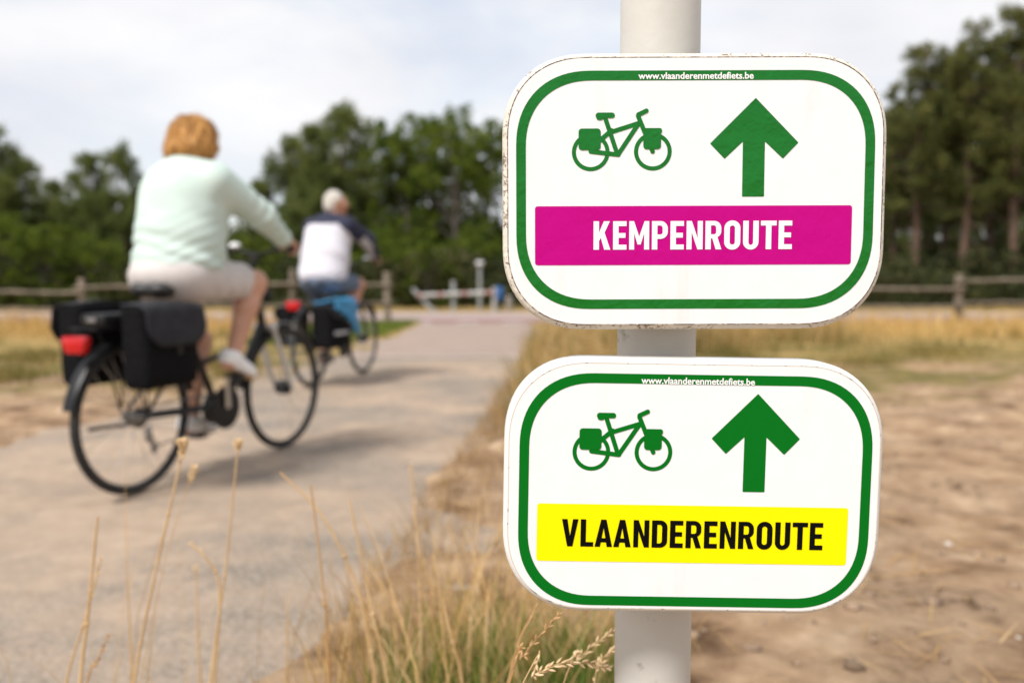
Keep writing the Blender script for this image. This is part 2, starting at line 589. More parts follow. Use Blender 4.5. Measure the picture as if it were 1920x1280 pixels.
def rrect(x0, x1, y0, y1, r, n=14, sq=2.25):
    """rounded rectangle, corners slightly squarish, counter-clockwise"""
    P = []
    for cx, cy, a0 in ((x1 - r, y1 - r, 0), (x0 + r, y1 - r, 90), (x0 + r, y0 + r, 180), (x1 - r, y0 + r, 270)):
        for k in range(n + 1):
            a = R(a0 + 90 * k / n)
            c, s_ = math.cos(a), math.sin(a)
            P.append((cx + r * math.copysign(abs(c) ** (2 / sq), c), cy + r * math.copysign(abs(s_) ** (2 / sq), s_)))
    return P
def flat(name, polys, y, m, parent, tf):
    """flat print: list of (outline, holes...) polygon groups in sign units, triangulated, lying at depth y"""
    V, F = [], []
    for loops in polys:
        b = len(V)
        pts = [p for lp in loops for p in lp]
        for p in pts:
            q = tf(p)
            V.append((q[0], y, q[1]))
        for tri in tessellate_polygon([[Vector((p[0], p[1], 0)) for p in lp] for lp in loops]):
            a, c, d = (Vector(V[b + i]) for i in tri)
            if (c - a).cross(d - a).y > 0: tri = tri[::-1]
            F.append(tuple(b + i for i in tri))
    return link(name, mesh(name, V, F, False), parent, m)
def band(P, Q):
    """closed band between two outlines of the same count, as separate quads"""
    return [[[P[i], P[(i + 1) % len(P)], Q[(i + 1) % len(P)], Q[i]]] for i in range(len(P))]
def arc(cx, cy, rx, ry, a0, a1, n=10):
    return [(cx + rx * math.cos(R(a0 + (a1 - a0) * k / n)), cy + ry * math.sin(R(a0 + (a1 - a0) * k / n))) for k in range(n + 1)]

# bold condensed capitals, cap height 1, stem T
T = 0.192
H = 0.158
def glyph(ch):
    if ch == 'K':
        return 0.59, [[[(0, 0), (T, 0), (T, .305), (.255, .42), (.375, 0), (.59, 0), (.385, .60), (.57, 1), (.36, 1), (T, .60), (T, 1), (0, 1)]]]
    if ch == 'E':
        return 0.47, [[[(0, 0), (.47, 0), (.47, H + .015), (T, H + .015), (T, .415), (.435, .415), (.435, .585), (T, .585), (T, 1 - H - .015), (.47, 1 - H - .015), (.47, 1), (0, 1)]]]
    if ch == 'M':
        return 0.70, [[[(0, 0), (.175, 0), (.175, .58), (.295, .18), (.405, .18), (.525, .58), (.525, 0), (.70, 0), (.70, 1), (.535, 1), (.35, .46), (.165, 1), (0, 1)]]]
    if ch == 'N':
        return 0.565, [[[(0, 0), (.178, 0), (.178, .60), (.385, 0), (.565, 0), (.565, 1), (.387, 1), (.387, .40), (.18, 1), (0, 1)]]]
    if ch == 'O':
        o = rrect(0, .565, -.012, 1.012, .275, 10, 2.0)
        i = rrect(T, .565 - T, .165, .835, .088, 8, 2.0)
        return 0.565, [[o, i]]
    if ch == 'U':
        o = [(0, 1), (0, .26)] + arc(.2725, .26, .2725, .272, 180, 360, 16) + [(.545, 1), (.545 - T, 1), (.545 - T, .26)] + arc(.2725, .25, .2725 - T, .10, 360, 180, 12) + [(T, 1)]
        return 0.545, [[o]]
    if ch == 'P' or ch == 'R':
        w = .555
        outer_top = [(.30, 1)] + arc(w - .255, .745, .255, .255, 90, 0, 8)
        hole = [(T, 1 - H), (.30, 1 - H)] + arc(.30, .745, .075, .097, 90, 0, 6) + [(.375, .61)] + arc(.30, .61, .075, .08, 0, -90, 6) + [(T, .53)]
        if ch == 'P':
            o = [(0, 0), (T, 0), (T, .375), (.30, .375)] + arc(w - .255, .62, .255, .245, -90, 0, 8) + outer_top[::-1] + [(0, 1)]
        else:
            o = [(0, 0), (T, 0), (T, .385), (.245, .385), (.365, 0), (.565, 0), (.425, .42)] + arc(w - .255, .63, .255, .225, -60, 0, 8) + outer_top[::-1] + [(0, 1)]
        return (w if ch == 'P' else .565), [[o, hole]]
    if ch == 'T':
        return 0.55, [[[(.179, 0), (.371, 0), (.371, 1 - H - .01), (.55, 1 - H - .01), (.55, 1), (0, 1), (0, 1 - H - .01), (.179, 1 - H - .01)]]]
    if ch == 'V':
        return 0.59, [[[(.20, 0), (.39, 0), (.59, 1), (.395, 1), (.295, .38), (.195, 1), (0, 1)]]]
    if ch == 'L':
        return 0.46, [[[(0, 0), (.46, 0), (.46, H + .01), (T, H + .01), (T, 1), (0, 1)]]]
    if ch == 'A':
        return 0.63, [[[(0, 0), (.195, 0), (.225, .165), (.405, .165), (.435, 0), (.63, 0), (.41, 1), (.22, 1)], [(.25, .32), (.38, .32), (.315, .70)]]]
    if ch == 'D':
        o = [(0, 0), (.30, 0)] + arc(.30, .25, .255, .25, -90, 0, 8) + [(.555, .75)] + arc(.30, .75, .255, .25, 0, 90, 8) + [(0, 1)]
        i = [(T, H), (.28, H)] + arc(.28, .26, .085, .10, -90, 0, 6) + [(.365, .74)] + arc(.28, .74, .085, .10, 0, 90, 6) + [(T, 1 - H)]
        return 0.555, [[o, i]]
def lettering(txt, x0, x1, base, cap):
    gap = {'VL': .085, 'LA': .05, 'AA': .04, 'AN': .085, 'UT': .075, 'TE': .075}
    x, g = 0, []
    for k, ch in enumerate(txt):
        w, po = glyph(ch)
        g.append((x, po))
        x += w + gap.get(txt[k:k + 2], .095)
        last = w
    total = g[-1][0] + last
    sx = (x1 - x0) / total
    return [[[(x0 + (gx_ + p[0]) * sx, base + p[1] * cap) for p in lp] for lp in loops] for gx_, po in g for loops in po]

def stroke(a, b, w, cap0=True, cap1=True):
    ax, ay = a; bx, by = b
    d = math.hypot(bx - ax, by - ay); ux, uy = (bx - ax) / d, (by - ay) / d
    nx, ny = -uy * w / 2, ux * w / 2
    ang = math.degrees(math.atan2(uy, ux))
    P = [(ax + nx, ay + ny)]
    if cap0: P += [(ax + w / 2 * math.cos(R(ang + 90 + 180 * k / 8)), ay + w / 2 * math.sin(R(ang + 90 + 180 * k / 8))) for k in range(1, 8)]
    P += [(ax - nx, ay - ny), (bx - nx, by - ny)]
    if cap1: P += [(bx + w / 2 * math.cos(R(ang - 90 + 180 * k / 8)), by + w / 2 * math.sin(R(ang - 90 + 180 * k / 8))) for k in range(1, 8)]
    P += [(bx + nx, by + ny)]
    return P
# sign artwork in sign units: origin at the sign's centre, y up (1 unit = about half a millimetre)
def zb(x, y):      # measured on an enlargement of the upper sign's bicycle
    return (920 + x / 2.2857 - 1303, 360 - (80 + y / 2.2857))
def za(x, y):
    return (1300 + x / 2.2857 - 1303, 360 - (80 + y / 2.2857))
BIKE = []
for c in (zb(428, 470), zb(693, 468)):
    BIKE.append(band(arc(*c, 35.2, 35.2, 0, 360, 48)[:-1], arc(*c, 27.6, 27.6, 0, 360, 48)[:-1]))
BW = 8.4
for a, b in (((489, 325), (542, 480)), ((512, 386), (632, 348)), ((634, 346), (545, 480)), ((428, 467), (546, 481)), ((445, 440), (516, 378)), ((629, 318), (692, 468)), ((630, 312), (664, 296))):
    BIKE.append([[stroke(zb(*a), zb(*b), BW)]])
sx0, sy1 = zb(448, 303); sx1, sy0 = zb(530, 326)
BIKE.append([[[(sx0 + 5, sy1)] + arc(sx1 - 5, (sy0 + sy1) / 2, 5, (sy1 - sy0) / 2, 90, -90, 6) + [(sx0 + 14, sy0)] + arc(sx0 + 8, sy0 - 1, 6, 3, -20, -160, 4) + arc(sx0 + 5, sy1 - 6, 5, 6, 180, 90, 4)]])
p0, p1 = zb(376, 461), zb(470, 370)
BIKE.append([[rrect(p0[0], p1[0], p0[1], p1[1], 6, 4, 2)]])
p0, p1 = zb(652, 458), zb(727, 369)
BIKE.append([[rrect(p0[0], p1[0], p0[1], p1[1], 6, 4, 2)]])
p0, p1 = zb(646, 392), zb(731, 369)
BIKE.append([[rrect(p0[0], p1[0], p0[1], p1[1], 4, 4, 2)]])
def soften(P, r=1.6):
    Q = []
    for i, p in enumerate(P):
        a, b = Vector(P[i - 1]), Vector(P[(i + 1) % len(P)]); v = Vector(p)
        d0 = (a - v).normalized() * r; d1 = (b - v).normalized() * r
        for t in (0, .25, .5, .75, 1):
            Q.append(tuple(v + d0 * (1 - t) ** 2 + d1 * t ** 2))
    return Q
ARROW = soften([za(260, 243), za(68, 435), za(131, 500), za(208, 427), za(208, 661), za(302, 661), za(302, 427), za(380, 500), za(445, 432)])

def route_sign(label, loc, roll, u, w, v_, r, ring, rr_, banner, bcol, text, tcol, tx, url, rim, old, art_off=(0, 0), seam_in=10, arrow_up=0):
    root = empty('route_sign', label, 'sign', loc, (0, R(roll), 0), 'bicycle route signs on the post')
    tf = lambda p: (p[0] * u, p[1] * v_)
    x0, x1, y0, y1 = w
    # panel: a shallow hollow-looking tray with a rounded front edge
    rings = []
    for inset, dep in ((9, .034), (2, .033), (0, .030), (0, .0085), (0.7, .0055), (2.2, .0032), (4.6, .0014), (7.5, .0004), (seam_in, 0.0)):
        P = rrect(x0 + inset, x1 - inset, y0 + inset, y1 - inset, r - inset * .9, 18)
        rings.append([(tf(p)[0], dep, tf(p)[1]) for p in P])
    n = len(rings[0]); V = [p for q in rings for p in q]; F = []
    for i in range(len(rings) - 1):
        for k in range(n):
            F.append((i * n + k, i * n + (k + 1) % n, (i + 1) * n + (k + 1) % n, (i + 1) * n + k))
    F.append(tuple(range(n))); F.append(tuple((len(rings) - 1) * n + k for k in range(n)))
    mb = MB(); mb.add(V, F); mb.build('panel', rim, root)
    wr = 0.42 if old else 0.06
    A = rrect(x0 + seam_in + 1, x1 - seam_in - 1, y0 + seam_in + 1, y1 - seam_in - 1, r - seam_in, 18)
    A2 = rrect(x0 + seam_in - .6, x1 - seam_in + .6, y0 + seam_in - .6, y1 - seam_in + .6, r - seam_in + 1, 18)
    m_white = sticker('white_foil', (0.725, 0.735, 0.74), wr * .28, 0.34, 20, (0.755, 0.765, 0.77), .3)
    scuffed(m_white, (0.3, 0.2, 0.12), 210, 1.09 if old else 1.13, 1.15, amount=0.6); scuffed(m_white, (0.62, 0.59, 0.53), 14, .84, 1.1, (2.2, 1, .5), .55 if old else .3)
    flat('face_sheet', [[A]], -.0004, m_white, root, tf)
    seam = bpy.data.materials.new('dirty_seam'); seam.use_nodes = True
    m_seam = scuffed(mat('dirty_seam', (0.50, 0.41, 0.31) if old else (0.58, 0.50, 0.42), rough=0.8), (0.07, 0.035, 0.018), 260 if old else 200, 0.66 if old else 0.84, 0.80 if old else .96, amount=1.0)
    flat('seam', band(A, A2), -.0005, m_seam, root, tf)
    m_green = sticker('green_foil', (0.001, 0.135, 0.010), wr * 1.8, 0.24, 30, spec=.34 if old else .1)
    O = rrect(*ring, rr_, 18); I = rrect(ring[0] + 18, ring[1] - 18, ring[2] + 18, ring[3] - 18, rr_ - 16, 18)
    flat('border', band(O, I), -.0007, m_green, root, tf)
    off = lambda loops: [[(p[0] + art_off[0], p[1] + art_off[1]) for p in lp] for lp in loops]
    y = -.0007
    b = flat('bicycle_symbol', [off(lo) for lo in BIKE[0]], y, m_green, root, tf)
    # wheels, tubes and bags of the pictogram: each layer lies a hair above the last so none share a plane
    Vv, Ff = [tuple(v.co) for v in b.data.vertices], [tuple(p.vertices) for p in b.data.polygons]
    for k, grp in enumerate(BIKE[1:]):
        t = flat('tmp', [off(lo) for lo in grp], y - .00003 * (k + 1), m_green, None, tf)
        base = len(Vv)
        Vv += [tuple(v.co) for v in t.data.vertices]; Ff += [tuple(i + base for i in p.vertices) for p in t.data.polygons]
        bpy.data.objects.remove(t)
    me = mesh('bicycle_symbol', Vv, Ff, False); me.materials.append(m_green); b.data = me
    flat('arrow_symbol', [[[(p[0] + art_off[0] * 1.4, p[1] + art_off[1] + arrow_up) for p in ARROW]]], y, m_green, root, tf)
    flat('route_banner', [[rrect(*banner, 5, 4, 2)]], -.0007, sticker(bcol[0], bcol[1], wr, 0.3, 24), root, tf)
    flat('route_name', lettering(text, *tx), -.0011, sticker(tcol[0], tcol[1], wr * .4, 0.4, spec=.05), root, tf)
    cu = bpy.data.curves.new('web_address', 'FONT')
    cu.body = 'www.vlaanderenmetdefiets.be'; cu.size = 1; cu.offset = 0.022; cu.resolution_u = 3
    to = bpy.data.objects.new('web_address', cu); COL.objects.link(to)
    bpy.context.view_layer.update()
    me = bpy.data.meshes.new_from_object(to.evaluated_get(bpy.context.evaluated_depsgraph_get()))
    bpy.data.objects.remove(to)
    co = np.array([v.co[:] for v in me.vertices])
    lo, hi = co.min(0), co.max(0)
    ux0, ux1, ub, uh = url
    for vtx in me.vertices:
        px = ux0 + (vtx.co.x - lo[0]) / (hi[0] - lo[0]) * (ux1 - ux0)
        py = ub + (vtx.co.y - lo[1]) / (hi[1] - lo[1]) * uh
        q = tf((px, py)); vtx.co = (q[0], -.0010, q[1])
    me.materials.clear()
    link('web_address', me, root, sticker('white_print', (0.80, 0.80, 0.79), 0.02, 0.4))
    # two steel saddles that clamp the tray to the post
    m_gal = mat('galvanised', (.45, .45, .45), (.55, .55, .55), 30, .45, metal=.8)
    for dz in (-0.06, 0.06):
        br = MB(); br.box((POLE[0] - loc[0], .044, dz), (.11, .020, .03), bev=.003)
        br.build('clamp', m_gal, root)
    return root

MAG = ('magenta_foil', (0.455, 0.0, 0.19)); YEL = ('yellow_foil', (0.86, 0.74, 0.001))
route_sign('upper white bicycle route sign with magenta KEMPENROUTE band and grubby rim', (0.1673, 0.808, 1.0754), -0.2, 1 / 2050, (-361, 361, -260, 259), 1 / 2065, 158,
           (-335, 335, -220, 224.5), 140, (-300, 295, -137, -26), MAG, 'KEMPENROUTE', ('white_letters', (.80, .80, .79)), (-190, 183, -108, 53.5), (-108, 106, 208.3, 12.8), m_sign_rim_old, True)
route_sign('lower white bicycle route sign with yellow VLAANDERENROUTE band, cleaner than the other', (0.1701, 0.808, 0.8010), 0.9, 1 / 1998, (-356, 356, -240, 238), 1 / 1972, 158,
           (-327, 332, -225, 210), 138, (-292, 292, -142, -33.5), YEL, 'VLAANDERENROUTE', ('black_letters', (.004, .004, .004)), (-245, 246, -113.5, 51.5), (-103, 108, 192, 12.8), m_sign_rim_new, False, (3, -10), 9, 13)

# ------------------------------------------------------------------ smooth bodies: signed distance field -> one continuous mesh
def cap(a, b, ra, rb, k=0.03, fl=None):
    return ('c', Vector(a), Vector(b), ra, rb, k, fl)
def ell(c, r, k=0.03, rot=None):
    return ('e', Vector(c), r, k, rot)
def sdf_mesh(name, prims, lo, hi, h, post=None):
    lo = np.array(lo, np.float32); hi = np.array(hi, np.float32)
    n = np.ceil((hi - lo) / h).astype(int) + 1
    ax = [lo[i] + h * np.arange(n[i], dtype=np.float32) for i in range(3)]
    f = np.full(n, 0.5, np.float32)
    for p in prims:
        if p[0] == 'c':
            _, a, b, ra, rb, k, fl = p
            m = max(ra, rb) * (max(1, fl[1]) if fl else 1) + k + 0.02
            mn = np.minimum(a, b) - m; mxx = np.maximum(a, b) + m
        else:
            _, c, r, k, rot = p
            m = max(r) + k + 0.02
            mn = np.array(c) - m; mxx = np.array(c) + m
        i0 = np.clip(((mn - lo) / h).astype(int), 0, n - 1); i1 = np.clip(((mxx - lo) / h).astype(int) + 2, 1, n)
        if np.any(i1 <= i0): continue
        X, Y, Z = np.meshgrid(*[ax[i][i0[i]:i1[i]] for i in range(3)], indexing='ij')
        if p[0] == 'c':
            px, py, pz = X - a.x, Y - a.y, Z - a.z
            ba = b - a
            if fl:
                v, s = Vector(fl[0]).normalized(), fl[1]
                dt = (px * v.x + py * v.y + pz * v.z) * (1 / s - 1)
                px = px + dt * v.x; py = py + dt * v.y; pz = pz + dt * v.z
                ba = ba + v * (ba.dot(v) * (1 / s - 1))
            t = np.clip((px * ba.x + py * ba.y + pz * ba.z) / ba.length_squared, 0, 1)
            d = np.sqrt((px - t * ba.x) ** 2 + (py - t * ba.y) ** 2 + (pz - t * ba.z) ** 2) - (ra + (rb - ra) * t)
            if fl: d = d * min(1, fl[1])
        else:
            P = [X - c.x, Y - c.y, Z - c.z]
            if rot is not None:
                M = rot.transposed()
                P = [P[0] * M[i][0] + P[1] * M[i][1] + P[2] * M[i][2] for i in range(3)]
            k0 = np.sqrt(sum((P[i] / r[i]) ** 2 for i in range(3)))
            k1 = np.sqrt(sum((P[i] / r[i] ** 2) ** 2 for i in range(3))) + 1e-6
            d = k0 * (k0 - 1) / k1
        sl = tuple(slice(i0[i], i1[i]) for i in range(3))
        o = f[sl]
        hh = np.clip(0.5 + 0.5 * (o - d) / k, 0, 1)
        f[sl] = o * (1 - hh) + d * hh - k * hh * (1 - hh)
    if post is not None:
        X, Y, Z = np.meshgrid(*ax, indexing='ij', sparse=True)
        f = post(f, X, Y, Z).astype(np.float32)
    f[0], f[-1], f[:, 0], f[:, -1], f[:, :, 0], f[:, :, -1] = (0.5,) * 6
    s = f < 0
    nc = n - 1
    pos, cnt, quads = {}, None, []
    acc = {}
    cid_all, pt_all = [], []
    face_cells, flips = [], []
    for d in range(3):
        sl0 = [slice(None)] * 3; sl1 = [slice(None)] * 3
        sl0[d] = slice(0, -1); sl1[d] = slice(1, None)
        cr = s[tuple(sl0)] != s[tuple(sl1)]
        I = np.argwhere(cr)
        f0 = f[tuple(sl0)][cr]; f1 = f[tuple(sl1)][cr]
        t = f0 / (f0 - f1)
        P = I.astype(np.float32); P[:, d] += t
        e, g = [(1, 2), (2, 0), (0, 1)][d]
        cells = []
        for (da, db) in ((-1, -1), (0, -1), (0, 0), (-1, 0)):
            C = I.copy(); C[:, e] += da; C[:, g] += db
            cells.append((C[:, 0] * nc[1] + C[:, 1]) * nc[2] + C[:, 2])
        for c in cells:
            cid_all.append(c); pt_all.append(P)
        q = np.stack(cells, 1)
        fl = f0 > 0
        q[fl] = q[fl][:, ::-1]
        face_cells.append(q)
    cid = np.concatenate(cid_all); pts = np.concatenate(pt_all)
    uq, inv = np.unique(cid, return_inverse=True)
    V = np.zeros((len(uq), 3)); c = np.bincount(inv, minlength=len(uq))
    for i in range(3):
        V[:, i] = np.bincount(inv, weights=pts[:, i], minlength=len(uq)) / c
    V = V * h + lo
    F = np.searchsorted(uq, np.concatenate(face_cells))
    return mesh(name, V, F)

# ------------------------------------------------------------------ bicycles
m_black = mat('black_paint', (0.007, 0.007, 0.0075), rough=0.35, spec=0.35)
m_rubber = mat('rubber', (0.011, 0.0105, 0.010), (0.022, 0.020, 0.018), 30, 0.8, 0.2, 200)
m_plastic = mat('black_plastic', (0.009, 0.009, 0.0095), rough=0.5, spec=.3)
m_alu = mat('aluminium', (0.50, 0.50, 0.49), (0.58, 0.58, 0.57), 40, 0.32, metal=0.9)
m_dullalu = mat('dull_alloy', (0.30, 0.29, 0.28), rough=0.4, metal=0.8)
m_steel = mat('chain_steel', (0.16, 0.15, 0.14), rough=0.45, metal=0.85)
m_red = mat('red_lens', (0.46, 0.002, 0.005), rough=0.2, coat=0.25)
m_white_gloss = mat('white_gloss', (0.75, 0.75, 0.75), rough=0.3)
m_leather = mat('saddle_vinyl', (0.02, 0.02, 0.02), (0.03, 0.03, 0.03), 60, 0.45, 0.1, 300)
m_refl = mat('grey_reflective', (0.42, 0.43, 0.44), rough=0.35)

m_dark_rim = mat('dark_rim', (.10, .10, .10), rough=.5, metal=.4)
def wheel(parent, y, rim_c, front):
    w = MB(); w.torus((0, y, .35), .316, .011, n=64, m=8, ry=.012)
    wo = w.build('wheel', rim_c, parent)
    t = MB(); t.torus((0, y, .35), .329, .0205, n=72, m=12, ry=.021); t.build('tyre', m_rubber, wo)
    s = MB()
    for k in range(32):
        a = 2 * math.pi * k / 32
        tw = (0.35 if k % 4 < 2 else -0.35)
        sx = .026 if k % 2 else -.026
        s.tube([(sx, y + .028 * math.cos(a + tw * 2), .35 + .028 * math.sin(a + tw * 2)), (0, y + .312 * math.cos(a), .35 + .312 * math.sin(a))], .0014, 4, False)
    so = s.build('spokes', m_alu, wo); so['kind'] = 'stuff'
    h = MB()
    if front: h.lathe([(.012, -.055), (.036, -.035), (.042, -.02), (.042, .02), (.036, .035), (.012, .055)], (0, y, .35), 18, 'x')
    else: h.lathe([(.010, -.065), (.030, -.03), (.018, -.02), (.018, .015), (.045, .018), (.05, .03), (.036, .048), (.010, .065)], (0, y, .35), 18, 'x')
    h.build('hub', m_plastic if front else m_steel, wo)
    return wo

def bicycle(label, loc, heading, frame_m, fork_m, mud_m, light_z, ebike):
    b = empty('bicycle', label, 'bicycle', loc, (0, 0, R(-heading)), 'bicycles ridden along the path')
    RH, FH, BB = Vector((0, 0, .35)), Vector((0, 1.14, .35)), Vector((0, .56, .32))
    wheel(b, 0, m_plastic if ebike else m_dark_rim, False)
    wheel(b, 1.14, m_plastic if ebike else m_dark_rim, True)
    f = MB()
    f.tube([BB, (0, .405, .62), (0, .30, .80)], [.02, .018, .016], 12)                      # seat tube
    f.tube([(0, .95, .735), (0, .80, .50), BB], [.022, .026, .024], 12)                     # down tube
    f.tube([(0, .925, .85), (0, .70, .60), (0, .44, .55)], [.016, .018, .016], 12)          # low step-through tube
    f.tube([(0, .965, .68), (0, .905, .91)], .023, 14)                                      # head tube
    for sx in (-1, 1):
        f.tube([(sx * .065, 0, .35), (sx * .05, .38, .33), (sx * .035, .54, .32)], [.009, .011, .012], 8)
        f.tube([(sx * .065, 0, .35), (sx * .045, .25, .60), (sx * .02, .375, .67)], [.008, .009, .009], 8)
    f.lathe([(.024, -.045), (.026, -.03), (.026, .03), (.024, .045)], BB, 16, 'x')
    f.build('frame', frame_m, b)
    if ebike:
        q = MB(); q.lathe([(.06, -.05), (.085, -.04), (.085, .04), (.06, .05)], (0, .585, .31), 20, 'x'); q.build('motor', m_plastic, b)
    sp = MB(); sp.tube([(0, .30, .79), (0, .255, .895)], .0135, 12); sp.build('seat_post', m_alu, b)
    fk = MB()
    for sx in (-1, 1):
        fk.tube([(sx * .058, 1.14, .35), (sx * .058, 1.085, .47), (sx * .055, 1.02, .62)], [.011, .017, .016], 10)
        fk.tube([(sx * .055, 1.02, .62), (sx * .05, .985, .70)], [.013, .014], 10)
    fk.box((0, .982, .705), (.14, .045, .035), bev=.012)
    fk.tube([(0, .965, .69), (0, .895, .95)], .017, 12)
    fk.build('fork', fork_m, b)
    for y, a0, a1 in ((0, 12, 168), (1.14, 35, 175)):
        g = MB(); g.torus((0, y, .35), .372, .004, n=36, m=8, a0=a0, a1=a1, ry=.029); g.build('mudguard', mud_m, b)
    rk = MB()
    for sx in (-1, 1):
        rk.tube([(sx * .065, .30, .745), (sx * .07, .1, .765), (sx * .07, -.27, .765)], .006, 8)
        rk.tube([(sx * .07, -.12, .765), (sx * .075, .0, .37)], .005, 8)
        rk.tube([(sx * .07, .05, .765), (sx * .075, .0, .37)], .005, 8)
    for yy in (-.265, -.1, .08): rk.tube([(-.07, yy, .765), (.07, yy, .765)], .005, 8)
    rk.build('rack', m_black, b)
    tl = MB()
    tl.box((0, -.305, light_z), (.135, .045, .075), bev=.014)
    tl.V = [(v[0] * (1.0 if v[2] > light_z else .74), v[1], v[2]) for v in tl.V]
    tl.build('tail_light', m_red, b)
    st = MB(); st.box((0, -.272, light_z + .01), (.09, .03, .06), bev=.006); st.build('light_bracket', m_plastic, b)
    s = sdf_mesh('saddle', [ell((0, .17, .925), (.10, .085, .034), .04), cap((0, .2, .925), (0, .37, .925), .045, .022, .05, ((0, 0, 1), .6)), ell((.055, .15, .928), (.06, .07, .036), .03), ell((-.055, .15, .928), (.06, .07, .036), .03)],
                 (-.16, .03, .86), (.16, .43, .99), .008)
    so = link('saddle', s, b, m_leather)
    sr = MB()
    for sx in (-.025, .025): sr.tube([(sx, .12, .90), (sx, .25, .888), (sx * .7, .35, .905)], .004, 6)
    sr.build('saddle_rail', m_alu, so)
    hb = MB()
    pts = [(-.30, .80, 1.125), (-.24, .855, 1.13), (-.12, .915, 1.125), (0, .925, 1.10), (.12, .915, 1.125), (.24, .855, 1.13), (.30, .80, 1.125)]
    hb.tube(pts, .0115, 12)
    hb.tube([(0, .895, .95), (0, .875, 1.03), (0, .92, 1.10)], [.016, .016, .018], 12)
    hb.build('handlebar', m_plastic, b)
    for sx in (-1, 1):
        g = MB(); g.tube([(sx * .325, .775, 1.124), (sx * .235, .860, 1.13)], [.017, .0165], 12); g.build('grip', m_rubber, b)
        l = MB(); l.tube([(sx * .225, .872, 1.125), (sx * .245, .90, 1.115), (sx * .30, .86, 1.10), (sx * .325, .82, 1.095)], [.008, .007, .006, .007], 8); l.build('brake_lever', m_alu, b)
    bl = MB(); bl.lathe([(.0, 1.172), (.018, 1.169), (.029, 1.158), (.031, 1.147), (.02, 1.143), (.006, 1.143), (.006, 1.125)], (-.13 if ebike else .15, .905, 0), 18); bl.build('bell', m_white_gloss if ebike else m_alu, b)
    hl = MB(); hl.lathe([(.02, .95), (.036, .97), (.04, 1.0), (.034, 1.008)], (0, 0, .88), 16, 'y'); hl.build('headlight', m_plastic, b)
    cb = MB()
    for sx in (-1, 1): cb.tube([(sx * .23, .875, 1.118), (sx * .14, 1.0, 1.08), (sx * .03, .985, .96), (sx * .025, .955, .80)], .003, 6)
    cb.build('brake_cable', m_plastic, b)
    cr = MB(); cr.torus(tuple(BB + Vector((.055, 0, 0))), .098, .006, n=40, m=6, ry=.003)
    for k in range(5):
        a = 2 * math.pi * k / 5
        cr.tube([BB + Vector((.055, 0, 0)), BB + Vector((.055, .08 * math.cos(a), .08 * math.sin(a)))], .007, 6)
    cr.lathe([(.104, -.002), (.112, 0), (.104, .002)], tuple(BB + Vector((.062, 0, 0))), 40, 'x')
    cr.build('chainring', m_plastic, b)
    for sx, dy, dz in ((1, -.03, .168), (-1, .03, -.168)):
        c = MB(); c.tube([BB + Vector((sx * .075, 0, 0)), BB + Vector((sx * .095, dy, dz))], [.016, .011], 10, flat=.7); c.build('crank', m_alu, b)
        p = MB(); p.box(tuple(BB + Vector((sx * .145, dy, dz))), (.085, .07, .018), bev=.004); p.tube([BB + Vector((sx * .09, dy, dz)), BB + Vector((sx * .13, dy, dz))], .006, 8); p.build('pedal', m_plastic, b)
    ch = MB(); o = Vector((.06, 0, 0))
    ch.tube([RH + o + Vector((0, .01, .045)), BB + o + Vector((0, -.01, .083))], .0045, 6)
    ch.tube([RH + o + Vector((0, .05, -.14)), BB + o + Vector((0, -.02, -.083))], .0045, 6)
    ch.build('chain', m_steel, b)
    de = MB(); de.box((.066, .015, .275), (.016, .035, .07), bev=.006)
    de.tube([(.066, .02, .26), (.066, .05, .20)], [.013, .010], 8)
    de.lathe([(.022, -.004), (.026, 0), (.022, .004)], (.066, .02, .262), 14, 'x'); de.lathe([(.022, -.004), (.026, 0), (.022, .004)], (.066, .05, .205), 14, 'x')
    de.build('derailleur', m_dullalu, b)
    ks = MB(); ks.tube([(-.06, .12, .30), (-.085, -.05, .31), (-.09, -.17, .315)], [.009, .008, .009], 8); ks.build('kickstand', m_plastic, b)
    if ebike:
        bt = MB(); bt.box((0, .0, .80), (.135, .44, .055), bev=.014); bo = bt.build('rack_battery', m_plastic, b)
        ld = MB(); ld.box((0, -.222, .80), (.05, .006, .02), bev=.002); ld.build('charge_panel', m_dullalu, bo)
    return b

W_LOC, W_HEAD = (-1.715, 3.93, 0.006), 20.5
M_LOC, M_HEAD = (-1.79, 7.75, 0.006), 14.0
woman_bike = bicycle('black electric bicycle with wide red tail light, ridden by the woman in pale green', W_LOC, W_HEAD, m_black, mat('silver_fork', (.55, .545, .53), rough=.4, metal=.3), m_black, .70, True)
man_bike = bicycle('dark grey bicycle further along the path, ridden by the white haired man', M_LOC, M_HEAD, mat('graphite_paint', (.045, .05, .055), rough=.35), m_black, m_black, .73, False)

def on_bike(loc, head, p):
    return Matrix.Translation(loc) @ Matrix.Rotation(R(-head), 4, 'Z') @ Vector(p)

